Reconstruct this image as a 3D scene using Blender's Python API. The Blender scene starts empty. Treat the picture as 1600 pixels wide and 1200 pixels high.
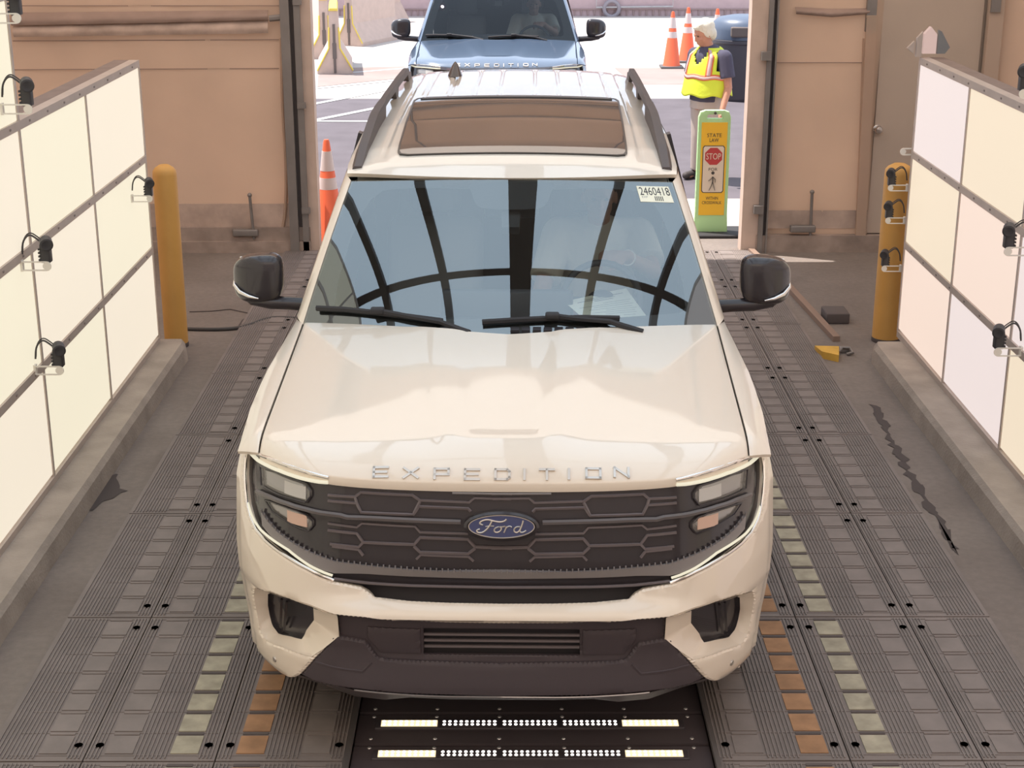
import bpy, bmesh, math, random
from math import sin, cos, tan, pi, radians, sqrt, exp
from mathutils import Vector, Matrix, Quaternion
from mathutils.geometry import delaunay_2d_cdt
from mathutils.bvhtree import BVHTree
random.seed(7)
S = bpy.context.scene
C = S.collection

# ------------------------------------------------------------------ camera, sky, sun, exposure
FPX = 2400.0                      # focal length in pixels of the 1600x1200 frame
PITCH = radians(18.435)
YAW = 5.0 / 2400.0
CAM = Vector((0, 0, 3.14))
cd = bpy.data.cameras.new('camera')
cam = bpy.data.objects.new('camera', cd); C.objects.link(cam)
cd.sensor_width = 36.0; cd.lens = FPX / 1600 * 36.0; cd.clip_end = 300
cam.location = CAM
cam.rotation_euler = (pi / 2 - PITCH, 0, -YAW)
S.camera = cam
S.view_settings.view_transform = 'Standard'
S.view_settings.look = 'None'
S.view_settings.gamma = 1.0
S.view_settings.exposure = -0.16
S.view_settings.use_curve_mapping = False

w = bpy.data.worlds.new('sky'); S.world = w; w.use_nodes = True
wn = w.node_tree.nodes; wl = w.node_tree.links
bg = wn['Background']
bg.inputs['Color'].default_value = (0.74, 0.84, 1.0, 1)
bg.inputs['Strength'].default_value = 1.7
sd = bpy.data.lights.new('sun', 'SUN'); sd.energy = 9.0; sd.angle = radians(0.6)
sd.color = (1.0, 0.93, 0.86)
sun = bpy.data.objects.new('sun', sd); C.objects.link(sun)
sun.rotation_euler = Vector((-0.40, 0.17, 1.0)).to_track_quat('Z', 'Y').to_euler()
LIGHT_PANEL = 0.94                 # brightness of the wall light panels
CEIL_PANEL = 1.9                 # brightness of the overhead light panels

R_ = Vector((cos(YAW), -sin(YAW), 0))
F_ = Vector((sin(YAW) * cos(PITCH), cos(YAW) * cos(PITCH), -sin(PITCH)))
U_ = R_.cross(F_)
def ray(px, py):
    return (F_ + R_ * ((px - 800) / FPX) + U_ * ((600 - py) / FPX)).normalized()
def onY(px, py, D):
    r = ray(px, py); return CAM + r * (D / r.y)
def onZ(px, py, z=0.0):
    r = ray(px, py); return CAM + r * ((z - CAM.z) / r.z)

# ------------------------------------------------------------------ materials
MATS = {}
def mat(name, col, rough=0.5, metal=0.0, noise=0.0, scale=8.0, bump=0.0, bscale=40.0, coat=0.0, emit=None, estr=0.0, spec=0.5, stretch=None):
    if name in MATS: return MATS[name]
    m = bpy.data.materials.new(name); m.use_nodes = True
    nt = m.node_tree; b = nt.nodes['Principled BSDF']
    b.inputs['Roughness'].default_value = rough; b.inputs['Metallic'].default_value = metal
    b.inputs['Specular IOR Level'].default_value = spec
    b.inputs['Coat Weight'].default_value = coat; b.inputs['Coat Roughness'].default_value = 0.04
    tc = nt.nodes.new('ShaderNodeTexCoord'); mp = nt.nodes.new('ShaderNodeMapping')
    nt.links.new(tc.outputs['Object'], mp.inputs['Vector'])
    if stretch: mp.inputs['Scale'].default_value = stretch
    if noise > 0:
        n = nt.nodes.new('ShaderNodeTexNoise'); n.inputs['Scale'].default_value = scale; n.inputs['Detail'].default_value = 6
        nt.links.new(mp.outputs['Vector'], n.inputs['Vector'])
        r = nt.nodes.new('ShaderNodeValToRGB')
        r.color_ramp.elements[0].position = 0.3; r.color_ramp.elements[1].position = 0.7
        r.color_ramp.elements[0].color = (*[c * (1 - noise) for c in col], 1)
        r.color_ramp.elements[1].color = (*[min(1, c * (1 + noise)) for c in col], 1)
        nt.links.new(n.outputs['Fac'], r.inputs['Fac']); nt.links.new(r.outputs['Color'], b.inputs['Base Color'])
    else:
        b.inputs['Base Color'].default_value = (*col, 1)
    if bump > 0:
        n2 = nt.nodes.new('ShaderNodeTexNoise'); n2.inputs['Scale'].default_value = bscale; n2.inputs['Detail'].default_value = 5
        nt.links.new(mp.outputs['Vector'], n2.inputs['Vector'])
        bp = nt.nodes.new('ShaderNodeBump'); bp.inputs['Strength'].default_value = bump; bp.inputs['Distance'].default_value = 0.02
        nt.links.new(n2.outputs['Fac'], bp.inputs['Height']); nt.links.new(bp.outputs['Normal'], b.inputs['Normal'])
    if emit:
        b.inputs['Emission Color'].default_value = (*emit, 1); b.inputs['Emission Strength'].default_value = estr
    MATS[name] = m
    return m
def fabric(name, col, noise=.05, scale=1.5, bump=.25, bscale=3.0, tr=.5):
    m = mat(name, col, .85, noise=noise, scale=scale, bump=bump, bscale=bscale); nt = m.node_tree
    b = nt.nodes['Principled BSDF']; o = nt.nodes['Material Output']
    t = nt.nodes.new('ShaderNodeBsdfTranslucent'); mx = nt.nodes.new('ShaderNodeMixShader'); mx.inputs[0].default_value = tr
    src = b.inputs['Base Color']
    if src.is_linked: nt.links.new(src.links[0].from_socket, t.inputs[0])
    else: t.inputs[0].default_value = (*col, 1)
    nt.links.new(b.outputs[0], mx.inputs[1]); nt.links.new(t.outputs[0], mx.inputs[2]); nt.links.new(mx.outputs[0], o.inputs[0])
    return m
def glass_mat(name, tint, gloss, gcol=(1, 1, 1)):
    m = bpy.data.materials.new(name); m.use_nodes = True; nt = m.node_tree
    for n in list(nt.nodes): nt.nodes.remove(n)
    o = nt.nodes.new('ShaderNodeOutputMaterial'); mx = nt.nodes.new('ShaderNodeMixShader')
    t = nt.nodes.new('ShaderNodeBsdfTransparent'); g = nt.nodes.new('ShaderNodeBsdfGlossy')
    lw = nt.nodes.new('ShaderNodeFresnel'); lw.inputs['IOR'].default_value = 1.5
    ad = nt.nodes.new('ShaderNodeMath'); ad.operation = 'ADD'; ad.use_clamp = True; ad.inputs[1].default_value = gloss
    nt.links.new(lw.outputs[0], ad.inputs[0]); nt.links.new(ad.outputs[0], mx.inputs[0])
    t.inputs[0].default_value = (*tint, 1); g.inputs[0].default_value = (*gcol, 1); g.inputs['Roughness'].default_value = 0.0
    nt.links.new(t.outputs[0], mx.inputs[1]); nt.links.new(g.outputs[0], mx.inputs[2]); nt.links.new(mx.outputs[0], o.inputs[0])
    MATS[name] = m; return m
def emis(name, col, s):
    if name in MATS: return MATS[name]
    return mat(name, tuple(min(1, c * .25) for c in col), 0.6, emit=col, estr=s)

# ------------------------------------------------------------------ mesh helpers
class MB:
    def __init__(s): s.v = []; s.f = []; s.m = []
    def add(s, vs, fs, mi=0):
        o = len(s.v); s.v += [Vector(v) for v in vs]; s.f += [tuple(i + o for i in f) for f in fs]; s.m += [mi] * len(fs); return s
    def box(s, c, d, mi=0, rot=None):
        x, y, z = [a / 2 for a in d]
        vs = [Vector((i * x, j * y, k * z)) for k in (-1, 1) for j in (-1, 1) for i in (-1, 1)]
        if rot is not None: vs = [rot @ v for v in vs]
        vs = [v + Vector(c) for v in vs]
        return s.add(vs, [(0, 2, 3, 1), (4, 5, 7, 6), (0, 1, 5, 4), (2, 6, 7, 3), (0, 4, 6, 2), (1, 3, 7, 5)], mi)
    def bbox(s, a, b, mi=0):
        a = Vector(a); b = Vector(b); return s.box((a + b) / 2, [abs(t) for t in (b - a)], mi)
    def rbox(s, c, d, r=0.01, mi=0, rot=None, seg=3):
        bm = bmesh.new(); bmesh.ops.create_cube(bm, size=1)
        for v in bm.verts: v.co = Vector((v.co.x * d[0], v.co.y * d[1], v.co.z * d[2]))
        bmesh.ops.bevel(bm, geom=bm.edges[:], offset=min(r, min(d) * .49), segments=seg, affect='EDGES', profile=.5)
        bm.verts.ensure_lookup_table()
        vs = [v.co.copy() for v in bm.verts]
        if rot is not None: vs = [rot @ v for v in vs]
        for i, v in enumerate(bm.verts): v.index = i
        fs = [[v.index for v in f.verts] for f in bm.faces]; bm.free()
        return s.add([v + Vector(c) for v in vs], fs, mi)
    def tube(s, pts, r, mi=0, n=8, caps=True, closed=False, flat=None):
        pts = [Vector(p) for p in pts]; N = len(pts)
        rs = r if isinstance(r, (list, tuple)) else [r] * N
        up = None; rings = []; vs = []
        for i, p in enumerate(pts):
            if closed: t = pts[(i + 1) % N] - pts[i - 1]
            else: t = pts[min(i + 1, N - 1)] - pts[max(i - 1, 0)]
            t.normalize()
            if up is None:
                up = Vector((0, 0, 1)) if abs(t.z) < .9 else Vector((1, 0, 0))
            a = t.cross(up)
            if a.length < 1e-5: a = t.orthogonal()
            a.normalize(); b = a.cross(t).normalized(); up = b
            for k in range(n):
                an = 2 * pi * k / n + pi / n
                q = a * cos(an) * rs[i] + b * sin(an) * rs[i] * (flat or 1)
                vs.append(p + q)
        fs = []
        M = N if closed else N - 1
        for i in range(M):
            j = (i + 1) % N
            for k in range(n):
                k2 = (k + 1) % n
                fs.append((i * n + k, i * n + k2, j * n + k2, j * n + k))
        if caps and not closed:
            fs.append(tuple(range(n - 1, -1, -1))); fs.append(tuple((N - 1) * n + k for k in range(n)))
        return s.add(vs, fs, mi)
    def lathe(s, prof, c=(0, 0, 0), axis='Z', n=24, mi=0, rot=None, arc=None):
        vs = []; fs = []; c = Vector(c); m = len(prof)
        for k in range(n):
            a = 2 * pi * k / n
            for (r, h) in prof:
                v = Vector((r * cos(a), r * sin(a), h))
                if axis == 'X': v = Vector((h, v.x, v.y))
                if axis == 'Y': v = Vector((v.y, h, v.x))
                if rot is not None: v = rot @ v
                vs.append(v + c)
        for k in range(n):
            k2 = (k + 1) % n
            for i in range(m - 1):
                fs.append((k * m + i, k2 * m + i, k2 * m + i + 1, k * m + i + 1))
        if prof[0][0] > 1e-6: fs.append(tuple(k * m for k in range(n - 1, -1, -1)))
        if prof[-1][0] > 1e-6: fs.append(tuple(k * m + m - 1 for k in range(n)))
        return s.add(vs, fs, mi)
    def grid(s, rows, mi=0, closed=False):
        n = len(rows[0]); vs = [p for r in rows for p in r]; fs = []
        for i in range(len(rows) - 1):
            for k in range(n - 1 + (1 if closed else 0)):
                k2 = (k + 1) % n
                fs.append((i * n + k, i * n + k2, (i + 1) * n + k2, (i + 1) * n + k))
        return s.add(vs, fs, mi)
    def prism(s, poly, h0, h1, axis='Z', mi=0, rot=None, c=(0, 0, 0)):
        def P(a, b, h):
            v = Vector((a, b, h)) if axis == 'Z' else (Vector((h, a, b)) if axis == 'X' else Vector((a, h, b)))
            if rot is not None: v = rot @ v
            return v + Vector(c)
        n = len(poly)
        vs = [P(a, b, h0) for a, b in poly] + [P(a, b, h1) for a, b in poly]
        fs = [tuple(range(n - 1, -1, -1)), tuple(range(n, 2 * n))] + [(i, (i + 1) % n, n + (i + 1) % n, n + i) for i in range(n)]
        return s.add(vs, fs, mi)
    def ell(s, c, r, mi=0, n=20, m=12, rot=None, p=1.0):
        sg = lambda a: (abs(a) ** p) * (1 if a >= 0 else -1)
        rows = []
        for i in range(m + 1):
            th = pi * i / m - pi / 2
            row = []
            for k in range(n):
                ph = 2 * pi * k / n
                v = Vector((r[0] * sg(cos(th)) * sg(cos(ph)), r[1] * sg(cos(th)) * sg(sin(ph)), r[2] * sg(sin(th))))
                if rot is not None: v = rot @ v
                row.append(v + Vector(c))
            rows.append(row)
        return s.grid(rows, mi, closed=True)
    def cap(s, p0, p1, r0, r1, mi=0, n=14, flat0=False, flat1=False):
        p0 = Vector(p0); p1 = Vector(p1); d = p1 - p0; L = d.length; q = d.to_track_quat('Z', 'Y').to_matrix()
        pr = []
        if flat0: pr += [(0, 0), (r0, 0)]
        else: pr += [(max(0, r0 * sin(a)), -r0 * cos(a)) for a in [i * pi / 10 for i in range(6)]]
        if flat1: pr += [(r1, L), (0, L)]
        else: pr += [(max(0, r1 * cos(a)), L + r1 * sin(a)) for a in [i * pi / 10 for i in range(6)]]
        return s.lathe(pr, p0, n=n, rot=q, mi=mi)
    def build(s, name, mats, parent=None, smooth=None, fix=True, weld=True):
        me = bpy.data.meshes.new(name)
        bm = bmesh.new()
        vv = [bm.verts.new(v) for v in s.v]
        for f, mi in zip(s.f, s.m):
            try:
                fc = bm.faces.new([vv[i] for i in f]); fc.material_index = mi
            except ValueError: pass
        if weld: bmesh.ops.remove_doubles(bm, verts=bm.verts[:], dist=1e-5)
        bmesh.ops.dissolve_degenerate(bm, edges=bm.edges[:], dist=1e-6)
        if fix: bmesh.ops.recalc_face_normals(bm, faces=bm.faces[:])
        bm.to_mesh(me); bm.free()
        if not isinstance(mats, (list, tuple)): mats = [mats]
        for m in mats: me.materials.append(m)
        if smooth is not None:
            me.shade_smooth() if hasattr(me, 'shade_smooth') else None
            for p in me.polygons: p.use_smooth = True
            me.set_sharp_from_angle(angle=radians(smooth))
        o = bpy.data.objects.new(name, me); C.objects.link(o)
        if parent: o.parent = parent
        return o
def tag(o, label=None, cat=None, group=None, kind=None):
    if label: o['label'] = label
    if cat: o['category'] = cat
    if group: o['group'] = group
    if kind: o['kind'] = kind
    return o
def empty(name, loc=(0, 0, 0), rz=0, label=None, cat=None, group=None):
    o = bpy.data.objects.new(name, None); C.objects.link(o); o.location = loc; o.rotation_euler = (0, 0, rz)
    o.empty_display_size = .1
    return tag(o, label, cat, group)
def struct(o): o['kind'] = 'structure'; return o
def copy_tree(o, parent=None):
    c = o.copy(); C.objects.link(c)
    if parent: c.parent = parent
    for ch in list(o.children): copy_tree(ch, c)
    return c
def lerp(a, b, t): return a + (b - a) * t
def interp(x, xs, ys):
    if x <= xs[0]: return ys[0]
    for i in range(len(xs) - 1):
        if x <= xs[i + 1]: return lerp(ys[i], ys[i + 1], (x - xs[i]) / (xs[i + 1] - xs[i]))
    return ys[-1]
def sst(a, b, x):
    t = max(0, min(1, (x - a) / (b - a))); return t * t * (3 - 2 * t)
def resample(poly, step, closed=True):
    out = []; n = len(poly)
    for i in range(n if closed else n - 1):
        a = Vector(poly[i]); b = Vector(poly[(i + 1) % n]); k = max(1, int(math.ceil((b - a).length / step)))
        for j in range(k): out.append(a.lerp(b, j / k))
    if not closed: out.append(Vector(poly[-1]))
    return out
def inside(p, poly):
    c = False; n = len(poly); x, y = p[0], p[1]
    j = n - 1
    for i in range(n):
        xi, yi = poly[i][0], poly[i][1]; xj, yj = poly[j][0], poly[j][1]
        if (yi > y) != (yj > y) and x < (xj - xi) * (y - yi) / (yj - yi) + xi: c = not c
        j = i
    return c
def dist_poly(p, segs):
    d = 1e9
    for a, b in segs:
        ab = b - a; t = max(0, min(1, (p - a).dot(ab) / max(ab.length_squared, 1e-12)))
        d = min(d, (p - (a + ab * t)).length)
    return d
def smooth_poly(poly, it=2, closed=True):
    p = [Vector(q) for q in poly]
    for _ in range(it):
        q = []
        n = len(p)
        for i in range(n if closed else n - 1):
            a, b = p[i], p[(i + 1) % n]
            q += [a.lerp(b, .25), a.lerp(b, .75)]
        if not closed: q = [p[0]] + q[1:-1] + [p[-1]]
        p = q
    return p
def sheet(mb, outer, fmap, holes=(), off=0.0, thick=0.02, rnd=0.0, step=0.03, mi=0, back=False):
    """a panel cut to a 2D outline and laid on a curved surface fmap(u,v)->(point, outward normal)"""
    rings = [resample([Vector((a[0], a[1])) for a in outer], step)] + [resample([Vector((a[0], a[1])) for a in h], step) for h in holes]
    pts = []; edges = []; segs = []
    for r in rings:
        o = len(pts); n = len(r); pts += r
        edges += [(o + i, o + (i + 1) % n) for i in range(n)]
        segs += [(r[i], r[(i + 1) % n]) for i in range(n)]
    nb = len(pts)
    xs = [p.x for p in rings[0]]; ys = [p.y for p in rings[0]]
    def near(q, lim):
        for a, b in segs:
            if min(a.x, b.x) - lim > q.x or max(a.x, b.x) + lim < q.x or min(a.y, b.y) - lim > q.y or max(a.y, b.y) + lim < q.y: continue
            ab = b - a; t = max(0, min(1, (q - a).dot(ab) / max(ab.length_squared, 1e-12)))
            if (q - (a + ab * t)).length < lim: return True
        return False
    if rnd > 0:      # extra rows close to the edge so that it rounds
        for a, b in segs:
            mpt = (a + b) / 2; nrm = Vector((-(b - a).y, (b - a).x))
            if nrm.length < 1e-9: continue
            nrm.normalize()
            for dd in (rnd * .3, rnd):
                for sg in (1, -1):
                    q = mpt + nrm * dd * sg
                    if inside(q, rings[0]) and not any(inside(q, h) for h in rings[1:]) and not near(q, dd * .8): pts.append(q)
    y = min(ys) + step * .5
    while y < max(ys):
        x = min(xs) + step * .5
        while x < max(xs):
            q = Vector((x, y))
            if inside(q, rings[0]) and not any(inside(q, h) for h in rings[1:]) and not near(q, max(step * .45, rnd * 1.3)): pts.append(q)
            x += step
        y += step
    vo, eo, fo, *_ = delaunay_2d_cdt(pts, edges, [], 0, 1e-6)
    keep = []
    for f in fo:
        c = sum((Vector(vo[i]) for i in f), Vector((0, 0))) / len(f)
        if inside(c, rings[0]) and not any(inside(c, h) for h in rings[1:]): keep.append(f)
    P = []; N = []
    for q in vo:
        p, nn = fmap(q[0], q[1]); pu = 0
        if rnd > 0:
            d = dist_poly(Vector(q), segs)
            if d < rnd: pu = rnd - sqrt(max(0, rnd * rnd - (rnd - d) ** 2))
        P.append(p + nn * (off - pu)); N.append(nn)
    from collections import Counter
    ec = Counter()
    for f in keep:
        for i in range(len(f)): ec[tuple(sorted((f[i], f[(i + 1) % len(f)])))] += 1
    base = len(P); vs = list(P); fs = list(keep); bi = {}
    for (a, b), c in ec.items():
        if c == 1:
            for k in (a, b):
                if k not in bi:
                    bi[k] = len(vs); vs.append(P[k] - N[k] * thick)
            fs.append((a, b, bi[b], bi[a]))
    if back:
        m2 = {}
        for f in keep:
            g = []
            for k in f:
                if k in bi: g.append(bi[k])
                else:
                    if k not in m2: m2[k] = len(vs); vs.append(P[k] - N[k] * thick)
                    g.append(m2[k])
            fs.append(tuple(g))
    mb.add(vs, fs, mi)
_tc = {}
def text_poly(s):
    """flat filled letters, normalised to a unit box -> (verts2d, faces, aspect)"""
    if s in _tc: return _tc[s]
    cu = bpy.data.curves.new('t', 'FONT'); cu.body = s; cu.size = 1; cu.resolution_u = 3; cu.fill_mode = 'FRONT'
    o = bpy.data.objects.new('t', cu); C.objects.link(o)
    dg = bpy.context.evaluated_depsgraph_get(); me = bpy.data.meshes.new_from_object(o.evaluated_get(dg))
    vs = [v.co.copy() for v in me.vertices]; fs = [tuple(p.vertices) for p in me.polygons]
    bpy.data.objects.remove(o); bpy.data.curves.remove(cu); bpy.data.meshes.remove(me)
    x0 = min(v.x for v in vs); x1 = max(v.x for v in vs); y0 = min(v.y for v in vs); y1 = max(v.y for v in vs)
    _tc[s] = ([((v.x - x0) / (x1 - x0), (v.y - y0) / (y1 - y0)) for v in vs], fs, (x1 - x0) / (y1 - y0))
    return _tc[s]
def quad_text(mb, s, q, box, off=0.001, mi=0):
    """q = bl, br, tr, tl corners in 3D; box = u0,v0,u1,v1"""
    vs, fs, _ = text_poly(s); n = (q[1] - q[0]).cross(q[3] - q[0]).normalized()
    out = []
    for a, b in vs:
        u = lerp(box[0], box[2], a); v = lerp(box[1], box[3], b)
        out.append(q[0].lerp(q[1], u).lerp(q[3].lerp(q[2], u), v) + n * off)
    mb.add(out, fs, mi)
def blob(name, mb, m, parent=None, vox=0.01, sm=2):
    """fuses overlapping volumes into one continuous skin"""
    o = mb.build(name, m, None, fix=True, weld=True)
    r = o.modifiers.new('r', 'REMESH'); r.mode = 'VOXEL'; r.voxel_size = vox; r.use_smooth_shade = True
    if sm:
        q = o.modifiers.new('s', 'SMOOTH'); q.iterations = sm; q.factor = .6
    dg = bpy.context.evaluated_depsgraph_get()
    me = bpy.data.meshes.new_from_object(o.evaluated_get(dg))
    o.modifiers.clear(); o.data = me; me.materials.clear(); me.materials.append(m)
    for p in me.polygons: p.use_smooth = True
    if parent: o.parent = parent
    return o

# ------------------------------------------------------------------ shared materials
M_paint_white = mat('white_paint', (0.80, 0.705, 0.595), 0.35, coat=1.0, spec=0.4)
M_paint_black = mat('black_paint_sky_tint', (0.07, 0.11, 0.18), 0.3, coat=1.0)  # blue base colour stands in for sky reflected in the black paint
M_paint_black.node_tree.nodes['Principled BSDF'].inputs['Coat IOR'].default_value = 2.4
M_gloss_black = mat('gloss_black', (0.035, 0.03, 0.034), 0.22, coat=0.3, spec=0.4)
M_matt_black = mat('matt_black_plastic', (0.062, 0.048, 0.055), 0.62, bump=.05, bscale=300)
M_dark = mat('dark_recess', (0.03, 0.026, 0.03), 0.7)
M_rib = mat('grey_ribbed_plastic', (0.23, 0.21, 0.21), 0.5)
M_bar = mat('grille_bar', (0.16, 0.135, 0.14), 0.32, spec=.6)
M_chrome = mat('chrome', (0.75, 0.72, 0.7), 0.18, metal=1.0)
M_badge = mat('badge_silver', (0.62, 0.57, 0.52), 0.35, metal=0.8)
M_satin = mat('satin_lip', (0.42, 0.38, 0.37), 0.4, metal=.6)
M_blue = mat('badge_blue', (0.03, 0.045, 0.14), 0.25, coat=.8)
M_drl = emis('running_light', (1.0, 0.93, 0.72), 0.75)
M_lens = mat('lamp_reflector', (0.34, 0.33, 0.32), 0.3, metal=.3)
M_lensdark = mat('lamp_bowl', (0.22, 0.21, 0.2), 0.3, metal=.4)
M_rubber = mat('rubber', (0.03, 0.028, 0.03), 0.8)
M_rim = mat('rim', (0.25, 0.24, 0.25), 0.35, metal=.8)
M_wind = glass_mat('windscreen_glass', (0.90, 0.95, 0.95), 0.155, (0.85, 0.95, 1.0))
M_side = glass_mat('side_glass', (0.5, 0.54, 0.54), 0.02)
M_wind2 = glass_mat('far_windscreen_glass', (0.62, 0.66, 0.66), 0.0, (0.9, 0.95, 1.0))
M_priv = mat('privacy_glass', (0.015, 0.016, 0.018), 0.05, spec=.5)
M_sun = mat('sunroof_glass', (0.055, 0.05, 0.052), 0.03, spec=.8, coat=.6)
M_frit = mat('black_glass_border', (0.045, 0.042, 0.04), 0.3)
M_headl = mat('headliner', (0.42, 0.42, 0.38), 0.9)
M_trim = mat('light_cabin_trim', (0.56, 0.56, 0.46), 0.85)
M_seat = mat('grey_seat_leather', (0.24, 0.25, 0.26), 0.6)
M_dash = mat('dashboard_plastic', (0.10, 0.11, 0.12), 0.7)
M_wheelr = mat('steering_leather', (0.05, 0.055, 0.065), 0.5)
M_tail = mat('tail_lamp_red', (0.4, 0.02, 0.02), 0.2)
M_orange = mat('amber_lens', (0.62, 0.42, 0.33), 0.3)
M_pj = mat('projector', (.50, .48, .45), .3)
M_paper = mat('paper', (0.88, 0.86, 0.70), 0.8)
M_ink = mat('ink', (0.05, 0.05, 0.06), 0.8)
M_inkg = mat('faint_ink', (0.35, 0.36, 0.34), 0.8)
M_rail = mat('roof_rail', (0.075, 0.06, 0.06), 0.5)

# ------------------------------------------------------------------ car geometry (metres behind the nose, x across, z up)
CAR = Vector((-0.028, 4.85, 0)); CARA = radians(1.07)
def w2c(p):
    q = p - CAR; c, s = cos(CARA), sin(CARA); return Vector((q.x * c - q.y * s, q.x * s + q.y * c, q.z))
def d2c(d):
    c, s = cos(CARA), sin(CARA); return Vector((d.x * c - d.y * s, d.x * s + d.y * c, d.z))
def Wz(z): return interp(z, [.25, .36, .45, .55, .75, 1.0, 1.13], [.93, .955, .967, .985, 1.012, 1.005, .985])
def FF(x, z):
    P = interp(z, [.38, .75], [.36, .45]) * (abs(x) / Wz(z)) ** 5
    a = interp(z, [.22, .29, .33, .36, .5, .63, .65, .80, 1.0, 1.12, 1.2], [.16, .06, .02, .02, .03, .012, .0, .03, .065, .10, .13])
    led = interp(z, [.655, .668, .700, .712, .76, .80], [0, .006, .044, .05, .05, .03]) * (1 - sst(.46, .76, abs(x))) if z > .66 else 0
    rec = interp(z, [.36, .45, .56, .628, .640], [0, .012, .015, .02, 0]) * (1 - sst(.55, .62, abs(x))) if z < .64 else 0
    return P + a + led + rec
def fmap(x, z):
    e = .004
    y = FF(x, z); fx = (FF(x + e, z) - FF(x - e, z)) / (2 * e); fz = (FF(x, z + e) - FF(x, z - e)) / (2 * e)
    fz = max(-1.5, min(1.5, fz)); fx = max(-3, min(3, fx))
    return Vector((x, y, z)), Vector((fx, -1, fz)).normalized()
CO = w2c(CAM)
def trace(px, py, deep=0.0):
    d = d2c(ray(px, py)); y = .1
    for _ in range(60):
        p = CO + d * ((y - CO.y) / d.y)
        w_ = Wz(p.z) * .995; x = max(-w_, min(w_, p.x)); y = lerp(y, FF(x, p.z) + deep, .5)
    return Vector((x, p.z))
def T(pts): return [trace(*p) for p in pts]
def z8(pts): return [(360 + u / 2.727, 680 + v / 2.727) for u, v in pts]
def z1(pts): return [(520 + u / 5.714, 740 + v / 5.714) for u, v in pts]
def z3(pts): return [(370 + u / 6.667, 680 + v / 6.667) for u, v in pts]
def z2(pts): return [(480 + u / 5.0, 940 + v / 5.0) for u, v in pts]
def mir(pts): return [Vector((-p[0], p[1])) for p in pts]
def symp(chain):
    c = [Vector(p) for p in chain]
    return c + [Vector((-p.x, p.y)) for p in reversed(c) if abs(p.x) > 1e-4]
def cx(p): return Vector((0, p.y))

TOPL = T([(785, 758), (700, 757), (610, 754), (560, 751), (513, 746), (480, 737), (450, 727), (425, 717), (404, 708), (393, 701), (386, 696)])
TOPL[0].x = 0
fx_ = [-p.x for p in TOPL]; fz_ = [p.y for p in TOPL]
def zfront(x): return interp(abs(x), fx_, fz_)
XG = fx_[8]
def xgap(t): return lerp(XG, .918, t ** 1.1)
def yrear(x): return 1.37 + .33 * (abs(x) / .92) ** 1.2
def zrear(x): return 1.275 - .035 * (abs(x) / .92) ** 2
def hood(s, t):
    x = s * xgap(t); xf = s * XG
    zf = zfront(xf); yf = FF(xf, zf) + .004; yr = yrear(s * .918); zr = zrear(s * .918)
    y = lerp(yf, yr, t)
    z = zf + (zr - zf) * (.36 * (1 - exp(-t / .035)) + .64 * t / 1.0) + .022 * (1 - s * s) * (1 - exp(-t / .08)) * (1 - .3 * t)
    # raised centre dome narrowing towards the nose
    hw = lerp(.19, .40, t)
    z += .010 * (1 - sst(hw - .03, hw + .05, abs(x))) * sst(.04, .16, t) * (1 - .5 * t)
    z -= .007 * (1 - sst(.10 + .08 * t, .14 + .09 * t, abs(x))) * sst(.14, .24, t)
    return Vector((x, y, z))
def gside(u): return hood(-1, u)
ytop_k = [.45, 1.0, 1.75, 5.0]
def outer(y):
    return Vector((-interp(y, [.45, .8, 1.2, 1.75, 4.8, 5.25], [.985, 1.0, .995, .962, .955, .90]), y, interp(y, [.45, 1.0, 1.75, 5.2], [1.105, 1.17, 1.225, 1.24])))
GU = [(-.90, 1.70, 1.235), (-.715, 2.21, 1.785)]
def glass(u, v):     # u -1..1, v 0..1
    hb = .915; ht = .742
    x = u * lerp(hb, ht, v)
    y = lerp(1.475 + .215 * u * u, 2.10 + .10 * u * u, v)
    z = lerp(1.255 - .02 * u * u, 1.808 - .026 * u * u, v)
    bul = .030 * sin(pi * v) * (1 - .4 * u * u)
    return Vector((x, y - bul * .7, z + bul * .72))
def gmap(a, b):      # a = u*0.9 , b = v*0.8
    u = a / .9; v = b / .8; e = .01
    p = glass(u, v); n = (glass(u + e, v) - p).cross(glass(u, v + e) - p)
    n.normalize()
    if n.z < 0: n = -n
    return p, n
def zroof(y): return interp(y, [2.10, 2.25, 2.5, 3.0, 3.6, 4.3, 5.0, 5.2], [1.815, 1.862, 1.905, 1.935, 1.948, 1.952, 1.945, 1.932])
def rw(y): return interp(y, [2.1, 2.35, 3.0, 5.2], [.755, .775, .775, .735])
def roof(s, t):
    y0 = 2.10 + .10 * s * s; y = lerp(y0, 5.2, t); x = s * rw(y)
    z = zroof(y) - .026 * s * s - .035 * abs(s) ** 8 * sst(2.1, 2.5, y) 
    return Vector((x, y, z))
def roofmap(x, y):
    z = zroof(y) - .026 * (x / rw(y)) ** 2
    e = .02
    n = Vector((.052 * x / rw(y) ** 2, -(zroof(y + e) - zroof(y - e)) / (2 * e), 1)).normalized()
    return Vector((x, y, z)), n

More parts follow.
